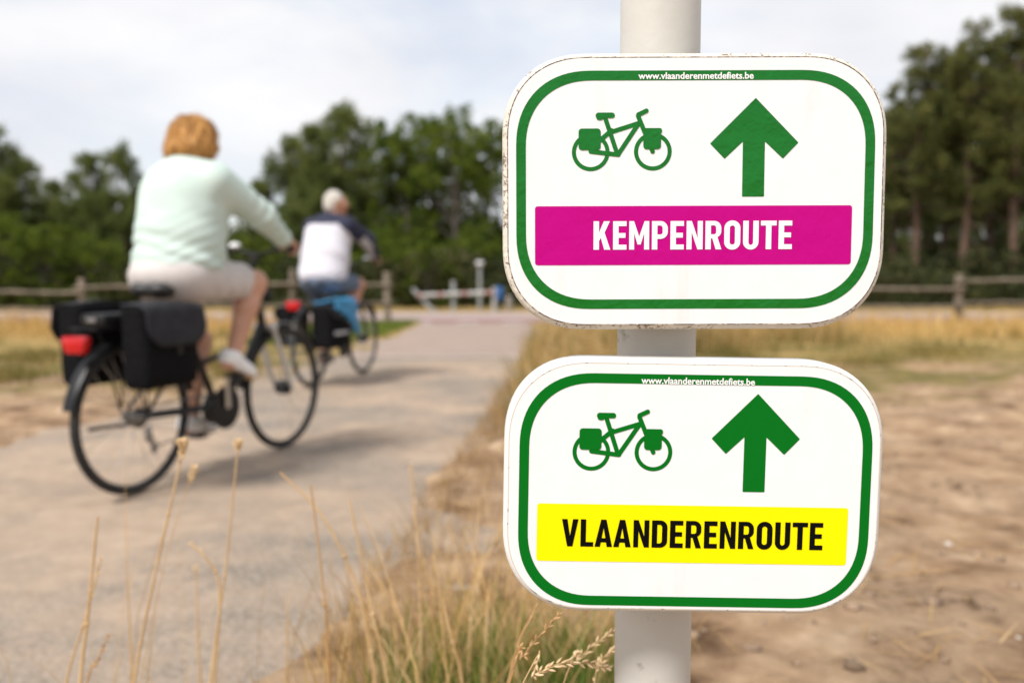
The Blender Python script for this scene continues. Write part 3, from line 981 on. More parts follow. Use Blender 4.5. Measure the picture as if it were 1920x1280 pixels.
def pannier(label, loc, head, base, dims, flap, fm, side, strip=False):
    """a saddle bag: its own thing, hung beside the rack.  base: bottom centre on the bike, dims: thickness, length, height"""
    o = empty('pannier_bag', label, 'bag', on_bike(loc, head, base), (0, 0, R(-head)), 'pannier bags hung on the bicycles')
    tx, ly, hz = dims
    def post(f, X, Y, Z):
        return f + .004 * np.sin(Z * 60 + Y * 35 + X * 20) * np.clip((hz - Z) / hz, 0, 1) + .003 * np.sin(Y * 90 - Z * 25)
    r = .03
    pr = []
    bm = bmesh.new(); bmesh.ops.create_cube(bm, size=1)
    for v in bm.verts:
        taper = 0.94 if v.co.z < 0 else 1.0
        v.co = Vector((v.co.x * tx * taper, v.co.y * ly * taper, (v.co.z + .5) * hz))
    bmesh.ops.bevel(bm, geom=list(bm.edges), offset=.032, segments=4, affect='EDGES', profile=.5)
    bmesh.ops.subdivide_edges(bm, edges=[e for e in bm.edges if e.calc_length() > .08], cuts=6, use_grid_fill=True)
    for v in bm.verts:
        c = v.co
        n = noise.noise(Vector((c.x * 9 + base[0] * 31, c.y * 9, c.z * 9 + base[1] * 7)))
        bulge = (1 - (2 * c.y / ly) ** 2) * (1 - (2 * c.z / hz - 1) ** 2)
        if c.x * side > 0: c.x += side * (.022 * max(0, bulge) + .006 * n)
        c.y += .008 * n
    me = bpy.data.meshes.new('body'); bm.to_mesh(me); bm.free()
    me.polygons.foreach_set('use_smooth', np.ones(len(me.polygons), dtype=bool))
    link('body', me, o, fm)
    # flap: a curved sheet over the top and down the outer face, its lower edge rounded
    V, F = [], []
    nu, nv = 21, 16
    for j in range(nv):
        for i in range(nu):
            u = -1 + 2 * i / (nu - 1); v = j / (nv - 1)
            drop = flap * (1 - .45 * abs(u) ** 4.5)
            L0, L1 = tx * .8, drop
            d = v * (L0 + L1)
            rr = .035
            if d < L0 - rr: x, z = -tx * .35 + d, hz + .006
            elif d < L0 + rr:
                a = (d - (L0 - rr)) / (2 * rr) * math.pi / 2
                x, z = -tx * .35 + L0 - rr + (rr + .012) * math.sin(a) * 1.25, hz + .006 - (rr) * (1 - math.cos(a)) * 1.1
            else:
                e = d - L0 - rr
                x = -tx * .35 + L0 + .022 + .022 * math.sin(min(1, e / max(.05, drop)) * 1.6) * (1 - .4 * u * u)
                z = hz - .032 - e
            V.append((x * side, u * ly * .505, z - .012 * u * u))
    for j in range(nv - 1):
        for i in range(nu - 1):
            F.append((j * nu + i, j * nu + i + 1, (j + 1) * nu + i + 1, (j + 1) * nu + i))
    me = mesh('flap', V, F); fo = link('flap', me, o, m_flap)
    sm = fo.modifiers.new('thick', 'SOLIDIFY'); sm.thickness = .006; sm.offset = 0
    bk = MB(); bk.box((side * (tx * .5 + .03), 0, hz - flap - .01), (.012, .03, .05), bev=.004); bk.build('buckle', m_plastic, o)
    if strip:
        sb = MB(); sb.box((side * (tx * .5 + .018), -.02, hz * .36), (.012, ly * .62, .028), bev=.003); sb.build('reflective_strip', m_refl, o)
    return o
m_canvas = mat('black_canvas', (0.006, 0.006, 0.0065), (0.010, 0.010, 0.011), 60, 0.85, 0.3, 350, bdist=.002, spec=.05)
m_flap = mat('charcoal_flap', (0.018, 0.018, 0.021), (0.028, 0.028, 0.033), 25, 0.65, 0.3, 300, bdist=.002, spec=.15)
pannier('large black pannier with rounded charcoal flap, on the near side of the woman\'s bicycle', W_LOC, W_HEAD, (.175, -.005, .50), (.14, .36, .37), .19, m_canvas, 1)
pannier('black pannier on the far side of the woman\'s bicycle, partly behind the red tail light', W_LOC, W_HEAD, (-.175, -.005, .50), (.14, .36, .37), .19, m_canvas, -1)
pannier('black pannier with grey reflective strip, under the blue jacket on the man\'s bicycle', M_LOC, M_HEAD, (.185, .03, .35), (.19, .42, .38), .12, m_canvas, 1, True)
pannier('black pannier on the far side of the man\'s bicycle', M_LOC, M_HEAD, (-.175, .03, .36), (.15, .36, .36), .12, m_canvas, -1)
# the blue jacket stuffed under the straps of the man's bag
def jacket():
    o_loc = on_bike(M_LOC, M_HEAD, (.06, .06, .63))
    V, F = [], []
    nu, nv = 26, 22
    for j in range(nv):
        for i in range(nu):
            u, v = i / (nu - 1), j / (nv - 1)
            y = -.16 + .42 * u - .02 * v
            a = v * 1.0
            x = .02 + .235 * math.sin(min(1, v * 2.0) * math.pi / 2)
            z = .115 + .045 * math.sin(v * 3.1) - max(0, v - .35) * (.10 + .30 * u * u) - .05 * u * v
            n = vnoise(u * 3, v * 3, 1.5, 4)
            V.append((x + .02 * n + .012 * math.sin(u * 22 + v * 5) * v, y, z + .02 * n))
    for j in range(nv - 1):
        for i in range(nu - 1):
            F.append((j * nu + i, j * nu + i + 1, (j + 1) * nu + i + 1, (j + 1) * nu + i))
    ob = link('jacket', mesh('jacket', V, F), None, mat('blue_nylon', (0.022, 0.17, 0.34), (0.035, 0.24, 0.44), 12, 0.45, 0.3, 40))
    ob.location = o_loc; ob.rotation_euler = (0, 0, R(-M_HEAD))
    s = ob.modifiers.new('thick', 'SOLIDIFY'); s.thickness = .018; s.offset = 0
    tag(ob, 'blue jacket draped over the black pannier on the man\'s bicycle', 'jacket')
jacket()

# ------------------------------------------------------------------ the two riders
m_skin_w = mat('skin', (0.50, 0.265, 0.175), (0.56, 0.315, 0.215), 14, 0.5, 0.05, 120)
m_skin_m = mat('tanned_skin', (0.46, 0.225, 0.14), (0.53, 0.275, 0.18), 14, 0.5, 0.05, 120)
m_eye = mat('eye_white', (.7, .7, .68), rough=.2)
m_iris = mat('iris', (.03, .05, .06), rough=.2)
m_lip = mat('lips', (0.38, 0.13, 0.11), rough=.45)

def rider(label, loc, head_deg, P):
    g = empty('person', label, 'person', loc, (0, 0, R(-head_deg)), 'cyclists riding away along the path')
    skin = P['skin']; sc = P['stout']
    hipz = P['hipz']; hy = P['hipy']
    V3 = Vector
    neck, hc = V3(P['neck']), V3(P['head'])
    HR = Matrix.Rotation(R(-P['turn']), 3, 'Z') @ Matrix.Rotation(R(P.get('nod', 8)), 3, 'X')
    def hp(x, y, z): return hc + HR @ V3((x, y, z))
    pr = []
    # head, face, neck
    pr += [ell(hc, (.075, .095, .105), .02, HR), cap(hp(0, .035, -.055), hp(0, .055, -.088), .055, .034, .03), ell(hp(0, -.02, .012), (.077, .083, .095), .02, HR),
           cap(hp(0, .088, .012), hp(0, .112, -.022), .010, .015, .012), ell(hp(0, .083, -.055), (.024, .012, .012), .012, HR), cap(hp(-.03, .082, .028), hp(.03, .082, .028), .012, .012, .02)]
    for sx in (-1, 1):
        pr += [ell(hp(sx * .080, -.005, -.005), (.010, .020, .032), .006, HR), ell(hp(sx * .045, .062, -.022), (.026, .026, .022), .02, HR)]
    pr += [cap(neck + V3((0, -.02, -.05)), hp(0, -.015, -.06), .062 * sc, .052 * sc, .03)]
    # trunk (under the clothes)
    pel = V3((0, hy, hipz + .03))
    pr += [cap(pel, neck + V3((0, -.04, -.13)), .12, .11, .05, ((1, 0, 0), 1.3)), cap(V3((-.13, neck.y - .03, neck.z - .09)), V3((.13, neck.y - .03, neck.z - .09)), .05, .05, .05)]
    for sx in (-1, 1):
        sh, el, wr = (V3((sx * q[0], q[1], q[2])) for q in (P['sh'], P['el'], P['wr']))
        sh.y -= sx * P['twist']; sh.z -= .008
        pr += [cap(sh, el, .048, .038, .03), cap(el, wr, .037, .027, .02)]
        # hand closed on the grip
        gr = V3((sx * .283, .815, 1.127)); ax = V3((sx * .09, -.085, 0)).normalized(); fw = V3((ax.y * -sx, ax.x * sx, 0)).normalized()
        if fw.y < 0: fw = -fw
        pr += [cap(wr, gr - fw * .03 + V3((0, 0, .028)), .026, .030, .02, None), cap(gr - ax * .030 + V3((0, 0, .032)) - fw * .004, gr + ax * .032 + V3((0, 0, .030)) - fw * .006, .019, .017, .015)]
        for q, ln in zip((-.036, -.012, .012, .034), (.94, 1.05, 1.0, .82)):
            b0 = gr + ax * q + fw * .018 + V3((0, 0, .036)); b1 = gr + ax * q + fw * .040 * ln + V3((0, 0, .014)); b2 = gr + ax * q + fw * .034 * ln + V3((0, 0, -.014)); b3 = gr + ax * q + fw * .010 + V3((0, 0, -.027 * ln))
            pr += [cap(b0, b1, .0105, .0095, .004), cap(b1, b2, .0095, .0088, .003), cap(b2, b3, .0088, .0078, .003)]
        t0 = gr - ax * .046 - fw * .018 + V3((0, 0, .022)); t1 = gr - ax * .060 + fw * .008 + V3((0, 0, .002)); t2 = gr - ax * .052 + fw * .022 + V3((0, 0, -.02))
        pr += [cap(t0, t1, .013, .011, .008), cap(t1, t2, .011, .009, .003)]
    feet = []
    for sx, kn, an, pitch in ((1, P['knR'], P['anR'], P.get('pR', 20)), (-1, P['knL'], P['anL'], P.get('pL', 4))):
        hj = V3((sx * .095, hy, hipz)); kn = V3(kn); an = V3(an)
        calf = kn.lerp(an, .33) + V3((0, -.016, 0))
        pr += [cap(hj, kn, .088 * sc, .058, .03), cap(kn + V3((0, .008, 0)), calf, .054, .056 * sc, .03), cap(calf, an, .054 * sc, .036, .03), cap(kn, an, .046, .034, .02)]
        dr = V3((0, math.cos(R(pitch)), -math.sin(R(pitch))))
        up = V3((0, math.sin(R(pitch)), math.cos(R(pitch))))
        heel = an - dr * .035 - up * .045; toe = an + dr * .15 - up * .058
        pr += [cap(heel, an, .036, .036, .02), cap(heel, toe, .034, .028, .02)]
        feet.append((sx, an, heel, toe, dr, up))
    body = sdf_mesh('body', pr, (-.42, -.02, .02), (.42, .98, hc.z + .16), .0075)
    link('body', body, g, skin)
    for sx in (-1, 1):
        e = MB(); e.lathe([(.0, -.011), (.008, -.008), (.0115, 0), (.008, .008), (0, .011)], (0, 0, 0), 12, 'y')
        e.V = [tuple(hp(sx * .032, .083, .012) + HR @ V3(v)) for v in e.V]; eo = e.build('eye', m_eye, g)
        e = MB(); e.lathe([(.0, .0085), (.0055, .0105), (0, .012)], (0, 0, 0), 10, 'y')
        e.V = [tuple(hp(sx * .032, .083, .012) + HR @ V3(v)) for v in e.V]; e.build('iris', m_iris, eo)
    lp = MB(); lp.tube([hp(-.024, .089, -.056), hp(-.01, .096, -.053), hp(.01, .096, -.053), hp(.024, .089, -.056)], [.003, .005, .005, .003], 8); lp.build('mouth', m_lip, g)
    # hair
    if P['bob']:
        hr = [ell(hp(0, -.010, .018), (.104, .117, .106), .03, HR), ell(hp(0, -.050, -.055), (.125, .092, .066), .04, HR), ell(hp(.088, .0, -.050), (.036, .075, .066), .04, HR), ell(hp(-.088, .0, -.050), (.036, .075, .066), .04, HR)]
        inv = HR.transposed()
        def post(f, X, Y, Z):
            x = inv[0][0] * (X - hc.x) + inv[0][1] * (Y - hc.y) + inv[0][2] * (Z - hc.z)
            y = inv[1][0] * (X - hc.x) + inv[1][1] * (Y - hc.y) + inv[1][2] * (Z - hc.z)
            z = inv[2][0] * (X - hc.x) + inv[2][1] * (Y - hc.y) + inv[2][2] * (Z - hc.z)
            a = np.arctan2(x, -y)
            f = f + .0022 * np.sin(a * 17 + 3 * np.sin(z * 22 + a * 2)) + .003 * np.sin(a * 5 + z * 30) * np.clip((.12 - z) / .1, 0, 1) + .0022 * np.sin(a * 41 + z * 30)
            face = .055 - np.sqrt(x * x * 1.1 + (y - .135) ** 2 * .9 + (z + .02) ** 2 * .35)      # leave the face open
            f = np.maximum(f, face)
            return np.maximum(f, -(z + .106 + .010 * np.sin(a * 7) + .006 * np.sin(a * 23)))
    else:
        hr = [ell(hp(0, -.020, .024), (.086, .093, .098), .03, HR), ell(hp(0, -.050, -.030), (.078, .060, .055), .03, HR)]
        inv = HR.transposed()
        def post(f, X, Y, Z):
            x = inv[0][0] * (X - hc.x) + inv[0][1] * (Y - hc.y) + inv[0][2] * (Z - hc.z)
            y = inv[1][0] * (X - hc.x) + inv[1][1] * (Y - hc.y) + inv[1][2] * (Z - hc.z)
            z = inv[2][0] * (X - hc.x) + inv[2][1] * (Y - hc.y) + inv[2][2] * (Z - hc.z)
            a = np.arctan2(x, -y)
            f = f + .0022 * np.sin(a * 23 + z * 45) + .002 * np.sin(x * 120 + y * 40)
            ear = .034 - np.sqrt((np.abs(x) - .085) ** 2 + (y - .005) ** 2 + (z + .01) ** 2)
            f = np.maximum(f, ear)
            return np.maximum(f, (y - .045) - .55 * (z - .02))
    h_ = sdf_mesh('hair', hr, hc - V3((.16, .19, .17)), hc + V3((.16, .17, .16)), .006, post)
    ho = link('hair', h_, g, P['hair'])
    rs = np.random.default_rng(3)
    vv = np.empty(len(h_.vertices) * 3, np.float32); h_.vertices.foreach_get('co', vv); vv = vv.reshape(-1, 3)
    nn = np.array([v.normal[:] for v in h_.vertices])
    SV, SF = [], []
    ln = .016 if P['bob'] else .009
    for q in rs.choice(len(vv), 1500 if P['bob'] else 900):
        p, nrm = Vector(vv[q]), Vector(nn[q])
        crown = hp(0, -.03, .11)
        dn = (p - crown); dn -= nrm * dn.dot(nrm)
        if dn.length < 1e-4: continue
        dn.normalize(); dn = (dn + Vector(rs.normal(0, .16, 3))).normalized()
        sd = dn.cross(nrm).normalized() * rs.uniform(.0012, .0028)
        pts_ = []
        for t in range(4):
            c = p + dn * ln * t + nrm * (.0015 + .0075 * math.sin(t * .9) * rs.uniform(.2, 1) - .0028 * t * t * .4)
            k_ = 1 - t * .3
            pts_ += [c - sd * k_, c + sd * k_]
        b_ = len(SV); SV += [tuple(v) for v in pts_]
        SF += [(b_ + 2 * t, b_ + 2 * t + 1, b_ + 2 * t + 3, b_ + 2 * t + 2) for t in range(3)]
    so = link('strands', mesh('strands', SV, SF), ho, P['strand']); so['kind'] = 'stuff'
    # top: torso and both sleeves in one garment
    tp = [ell((0, P['chest'][0], P['chest'][1]), P['chest'][2], .05), ell((0, P['belly'][0], P['belly'][1]), P['belly'][2], .07), ell((0, P['hem'][0], P['hem'][1]), P['hem'][2], .06)]
    tp += [cap((-P['sh'][0] + .05, P['sh'][1] + P['twist'] * .7, P['sh'][2] + .008), (0, P['sh'][1] - .015, P['sh'][2] + .03), .062, .07, .07), cap((P['sh'][0] - .05, P['sh'][1] - P['twist'] * .7, P['sh'][2] + .008), (0, P['sh'][1] - .015, P['sh'][2] + .03), .062, .07, .07), cap(neck + V3((0, -.025, -.06)), neck + V3((0, -.015, -.005)), .085 * sc, .070 * sc, .05)]
    for sx in (-1, 1):
        sh, el, wr = (V3((sx * q[0], q[1], q[2])) for q in (P['sh'], P['el'], P['wr']))
        sh.y -= sx * P['twist']; sh.z -= .008
        end = wr + (wr - el).normalized() * -.015
        tp += [cap(sh, el, P['slv'][0], P['slv'][1], .05), cap(el, end, P['slv'][1], P['slv'][2], .03)]
    hz = P['hemz']; wrY = P['wr'][1]
    def post_top(f, X, Y, Z):
        low = np.clip((P['neck'][2] - .18 - Z) / .22, 0, 1)
        ang = Y - .3 + X * .25
        f = f + P['fold'] * low * (np.sin(Z * 62 + ang * 26 + 2.2 * np.sin(Z * 17 + X * 9)) + .6 * np.sin(Z * 118 - ang * 40 + 2 * np.sin(X * 23)))
        arm = np.clip((np.abs(X) - .2) / .05, 0, 1) * np.clip((Y - P['sh'][1] - .05) / .1, 0, 1)
        f = f + .0035 * arm * np.sin((Y * 1.1 - Z * .8) * 75 + 5 * X)
        f = np.maximum(f, hz + .02 * np.sin(Y * 9) - Z)
        return np.maximum(f, Z - (P['neck'][2] + .012) - (Y - P['neck'][1]) * -.35)
    me = sdf_mesh('top', tp, (-.46, -.06, hz - .05), (.46, .98, P['neck'][2] + .1), .009, post_top)
    mats = P['top']
    if len(mats) > 1:
        n = len(me.polygons); c = np.empty(n * 3, np.float32); me.polygons.foreach_get('center', c); c = c.reshape(-1, 3)
        yoke = (c[:, 2] > P['yoke'] - .9 * np.clip(np.abs(c[:, 0]) - .145, 0, 1)) | (np.abs(c[:, 0]) > .235)
        arml = (c[:, 1] > P['sh'][1] + .05) & (np.abs(c[:, 0]) > .2)
        t = np.clip((c[:, 1] - P['sh'][1]) / (P['wr'][1] - P['sh'][1]), 0, 1)
        midz = P['sh'][2] + (P['wr'][2] - P['sh'][2]) * t
        idx = np.where(yoke, 1, 0)
        idx = np.where(arml & (c[:, 2] < midz - .056), 2, idx)
        me.polygons.foreach_set('material_index', idx.astype(np.int32))
    link(P['topname'], me, g, list(mats))
    # shorts
    sp = [ell((0, hy, hipz + .015), (.185 * sc, .165 * sc, .12), .05)]
    cuts = []
    for sx, kn in ((1, V3(P['knR'])), (-1, V3(P['knL']))):
        hj = V3((sx * .095, hy, hipz + .005)); e = hj.lerp(kn, .80)
        sp += [cap(hj, e + (e - hj).normalized() * .04, .108 * sc, .080 * sc, .04)]
        cuts.append((e, (kn - hj).normalized(), sx))
    def post_sh(f, X, Y, Z):
        f = f + .004 * np.sin(Y * 70 + Z * 40 + X * 22) * np.clip((Y - .25) * 6, 0, 1)
        for e, n_, sx in cuts:
            d = (X - e.x) * n_.x + (Y - e.y) * n_.y + (Z - e.z) * n_.z
            f = np.where(X * sx > 0, np.maximum(f, d), f)
        return f
    me = sdf_mesh('shorts', sp, (-.3, -.05, hipz - .48), (.32, .78, hipz + .2), .009, post_sh)
    link('shorts', me, g, P['shorts'])
    for sx, an, heel, toe, dr, up in feet:
        sl = [cap(heel + up * .012, toe + up * .006, .041, .036, .02), cap(heel + up * .03, an - dr * .008 + up * .0, .042, .043, .03), cap(an - up * .02, toe - dr * .03 + up * .012, .038, .032, .03)]
        def post_shoe(f, X, Y, Z, heel=heel, up=up, an=an):
            d = (X - heel.x) * up.x + (Y - heel.y) * up.y + (Z - heel.z) * up.z
            return np.maximum(np.maximum(f, -.032 - d), d - .062)
        lo = V3((min(heel.x, toe.x), heel.y, min(heel.z, toe.z))) - V3((.08, .08, .08)); hi = V3((max(heel.x, toe.x), toe.y, an.z)) + V3((.08, .08, .05))
        me = sdf_mesh('shoe', sl, lo, hi, .006, post_shoe)
        so = link('shoe', me, g, P['shoe'])
        def post_sole(f, X, Y, Z, heel=heel, up=up):
            d = (X - heel.x) * up.x + (Y - heel.y) * up.y + (Z - heel.z) * up.z
            return np.maximum(np.maximum(f - .003, -.042 - d), d + .024)
        me = sdf_mesh('sole', sl, lo - V3((0, 0, .02)), hi, .005, post_sole)
        link('sole', me, so, P['sole'])
    return g

def knit(name, c1, c2, rough=.85):
    return mat(name, c1, c2, 10, rough, .25, 260, bdist=.003)
hair_w = mat('copper_blond_hair', (0.20, 0.078, 0.020), (0.58, 0.31, 0.095), 26, 0.6, 0.5, 60, spec=.25, stretch=(2.2, 2.2, .35), bdist=.006)
hair_m = mat('white_hair', (0.50, 0.46, 0.40), (0.72, 0.69, 0.63), 30, 0.55, 0.5, 70, stretch=(2.0, 2.0, .5), bdist=.006)
rider('person in pale mint jumper and beige shorts with short copper hair, cycling away', W_LOC, W_HEAD, dict(
    skin=m_skin_w, stout=1.08, twist=.035, hipz=.975, hipy=.27, neck=(0, .43, 1.515), head=(0, .455, 1.65), turn=30, nod=-2, sh=(.185, .41, 1.445), el=(.272, .605, 1.285), wr=(.292, .765, 1.165),
    knR=(.16, .685, .955), anR=(.135, .535, .59), knL=(-.13, .60, .655), anL=(-.13, .52, .255), bob=True, hair=hair_w, strand=island_mat('copper_strands', [(0.13, 0.052, 0.015), (0.36, 0.17, 0.045), (0.60, 0.32, 0.095), (0.72, 0.45, 0.18)], rough=.55, trans=.1, nscale=9, nmix=.5),
    chest=(.365, 1.345, (.232, .175, .215)), belly=(.335, 1.17, (.228, .19, .20)), hem=(.315, 1.04, (.222, .195, .13)), slv=(.088, .070, .046), hemz=1.005, fold=.0042,
    top=[knit('mint_knit', (0.475, 0.58, 0.53), (0.53, 0.635, 0.585))], topname='jumper', shorts=mat('beige_cotton', (0.50, 0.46, 0.44), (0.56, 0.52, 0.50), 9, .8, .2, 200), shoe=mat('white_canvas', (0.80, 0.80, 0.79), (0.74, 0.74, 0.73), 20, .7), sole=mat('gum_sole', (.45, .30, .17), rough=.7)))
rider('person in white polo with navy shoulders, white hair, cycling ahead of the other', M_LOC, M_HEAD, dict(
    skin=m_skin_m, stout=1.0, twist=.055, hipz=.93, hipy=.24, neck=(.02, .45, 1.525), head=(.03, .50, 1.655), turn=52, nod=2, sh=(.205, .42, 1.45), el=(.300, .60, 1.315), wr=(.296, .765, 1.17),
    knR=(.16, .69, .905), anR=(.135, .535, .585), knL=(-.13, .61, .65), anL=(-.13, .52, .255), bob=False, hair=hair_m, strand=island_mat('white_strands', [(0.36, 0.33, 0.28), (0.52, 0.48, 0.43), (0.66, 0.63, 0.58), (0.74, 0.72, 0.68)], rough=.6, trans=.1, nscale=9, nmix=.5),
    chest=(.375, 1.335, (.225, .155, .21)), belly=(.315, 1.15, (.232, .185, .22)), hem=(.26, 1.0, (.225, .19, .15)), slv=(.082, .068, .052), hemz=.92, fold=.0028, yoke=1.455,
    top=[knit('white_cotton', (0.57, 0.56, 0.62), (0.62, 0.61, 0.66)), knit('navy_cotton', (0.012, 0.014, 0.035), (0.02, 0.022, 0.05)), knit('grey_cotton', (0.42, 0.41, 0.43), (0.48, 0.47, 0.48))], topname='polo_shirt',
    shorts=mat('denim_cotton', (0.09, 0.125, 0.185), (0.13, 0.17, 0.24), 12, .85, .2, 200), shoe=mat('brown_leather', (.045, .025, .016), rough=.5), sole=mat('dark_sole', (.02, .018, .016), rough=.7)))

# ------------------------------------------------------------------ rail fences
m_wood = mat('weathered_wood', (0.12, 0.092, 0.066), (0.21, 0.168, 0.125), 5, 0.85, 0.5, 30, stretch=(1, 1, .25))
def fence(label, posts, y, rails):
    """posts: (x, height); rails: per bay (z at its start, z at its end, lower z)"""
    root = empty('rail_fence', label, 'fence', (posts[0][0], y, 0), (0, 0, 0), 'low wooden rail fences along the road')
    x0 = posts[0][0]
    for i, (x, h) in enumerate(posts):
        m = MB()
        w = .066 + .010 * ((i * 7) % 3)
        j = lambda k: .008 * math.sin(i * 3 + k)
        m.tube([(x - x0, 0, -.2), (x - x0 + j(1), j(2), h * .5), (x - x0 + j(3), j(4), h - .03), (x - x0 + j(3), j(4), h)], [w, w * .97, w * .92, w * .7], 9)
        m.build('post', m_wood, root)
    for i in range(len(posts) - 1):
        xa, xb = posts[i][0] - x0, posts[i + 1][0] - x0
        za, zb_, zl = rails[i % len(rails)]
        for (a, b, r) in ((za, zb_, .045), (zl, zl + .03 * math.sin(i), .04)):
            m = MB()
            m.tube([(xa - .12, -.085, a), (xa * .67 + xb * .33, -.09 + .012 * math.sin(i * 5), a * .67 + b * .33 + .012), (xa * .3 + xb * .7, -.09, a * .3 + b * .7 - .01), (xb + .10, -.085, b)], [r * .85, r, r * 1.05, r * .9], 8, flat=.8)
            m.build('rail', m_wood, root)
fence('low weathered rail fence behind the two cyclists, left of the road mouth', [(-17.2, .95), (-15.1, 1.0), (-13.0, .92), (-10.85, .98), (-8.72, .93), (-6.6, 1.02), (-4.45, 1.12), (-2.53, 1.06)], 17.75,
      [(.64, .66, .30), (.66, .63, .28), (.62, .65, .33), (.65, .64, .30), (.73, .78, .38), (.80, .82, .40), (.82, .80, .44)])
fence('low weathered rail fence before the tall pines, right of the route signs', [(4.1, 1.0), (6.6, 1.0), (9.05, 1.02), (11.6, 1.06), (14.1, 1.0), (16.6, 1.0)], 17.75,
      [(.74, .70, .33), (.70, .72, .34), (.86, .93, .42), (.90, .84, .40), (.80, .78, .36)])

# ------------------------------------------------------------------ barrier, lamp, bin and stone beyond the road
m_barw = mat('barrier_white', (0.36, 0.35, 0.33), (0.43, 0.42, 0.39), 6, .6)
m_barr = mat('barrier_red', (0.28, 0.12, 0.10), (0.33, 0.17, 0.15), 6, .6)
m_galv = mat('grey_post', (0.28, 0.29, 0.28), (0.34, 0.35, 0.34), 6, .5)
ba = empty('road_barrier', 'red and white barrier arm on pale posts with a leaning strut beyond the road', 'barrier', (-1.58, 23.6, 0))
m = MB(); m.tube([(0, 0, -.1), (0, 0, .84)], .05, 12); m.build('post', m_galv, ba)
m = MB(); m.tube([(1.10, 0, -.1), (1.10, 0, .66)], .055, 12); m.build('post', m_barw, ba)
m = MB(); m.tube([(-.47, 0, -.06), (-1.1, 0, .62)], .055, 12); m.build('strut', m_galv, ba)
arm = MB(); za, zb2 = .44, .52
segs = [(-.95, -.83, 1), (-.83, -.42, 0), (-.42, -.26, 1), (-.26, .22, 0), (.22, .38, 1), (.38, .86, 0), (.86, 1.05, 1)]
for x0, x1, r in segs:
    a = MB(); q = lambda x: (x, -.075, za + (zb2 - za) * (x + .95) / 2.0)
    a.tube([q(x0), q(x1)], .058 if r else .0575, 10)
    a.build('barrier_arm_band' if r else 'barrier_arm', m_barr if r else m_barw, ba)
la = empty('street_lamp', 'short grey lamp post with round pale head behind the barrier', 'lamp post', (-.885, 24.1, 0))
m = MB(); m.tube([(0, 0, -.1), (0, 0, 1.24)], [.05, .042], 12); m.build('pole', m_galv, la)
m = MB(); m.lathe([(.0, 1.24), (.07, 1.245), (.115, 1.29), (.12, 1.33), (.09, 1.36), (.0, 1.38)], n=18); m.build('lamp_head', mat('lamp_glass', (.62, .62, .64), rough=.25), la)
bi = empty('litter_bin', 'small blue litter bin on a dark post beside the barrier', 'bin', (-.36, 24.2, 0))
m = MB(); m.lathe([(.10, .30), (.125, .33), (.13, .60), (.14, .61), (.14, .64), (.11, .66), (.05, .67)], n=16); m.build('bin_body', mat('blue_plastic', (.02, .12, .36), rough=.45), bi)
m = MB(); m.tube([(0, .06, -.1), (0, .06, .32)], .04, 8); m.box((0, .06, .30), (.12, .06, .05)); m.build('bin_post', mat('green_post', (.05, .07, .055), rough=.6), bi)
st = MB(); st.tube([(0, 0, -.1), (.01, 0, .2), (0, .01, .36), (0, 0, .39)], [.1, .095, .085, .05], 9)
so = st.build('bollard', mat('grey_stone', (.24, .21, .18), (.32, .29, .25), 8, .9, .4, 30)); so.location = (-.09, 24.9, 0)
tag(so, 'short grey stone bollard to the right of the blue bin', 'bollard')

# ------------------------------------------------------------------ trees
m_bark_p = mat('pine_bark', (0.075, 0.05, 0.037), (0.16, 0.095, 0.06), 5, .9, .8, 14, stretch=(1, 1, .35), bdist=.03)
m_bark_o = mat('oak_bark', (0.055, 0.046, 0.035), (0.11, 0.092, 0.07), 5, .9, .8, 14, stretch=(1, 1, .35), bdist=.03)
m_needle = island_mat('pine_needles', [(0.0246, 0.032, 0.0104), (0.0672, 0.083, 0.0238), (0.1568, 0.165, 0.0437), (0.28, 0.245, 0.0741)], trans=.32, nscale=.85, nmix=.45)
m_needle_b = island_mat('dark_pine_needles', [(0.0276, 0.042, 0.0123), (0.0747, 0.105, 0.0285), (0.1667, 0.2, 0.0475), (0.2875, 0.285, 0.076)], trans=.32, nscale=.85, nmix=.45)
m_leaf = island_mat('oak_leaves', [(0.0105, 0.0213, 0.004), (0.0525, 0.0873, 0.01), (0.168, 0.2182, 0.024), (0.3045, 0.3298, 0.052)], trans=.42, nscale=.85, nmix=.5)

def quads(C, D, U, L, Wd):
    """leaf quads: centre, long direction, cross direction, half length, half width"""
    n = len(C)
    a = D * L[:, None]; b = U * Wd[:, None]
    V = np.stack([C - a, C + b * .9, C + a, C - b * .9], 1).reshape(-1, 3)
    return V, np.arange(n * 4).reshape(n, 4)
def unit(v): return v / (np.linalg.norm(v, axis=-1, keepdims=True) + 1e-9)

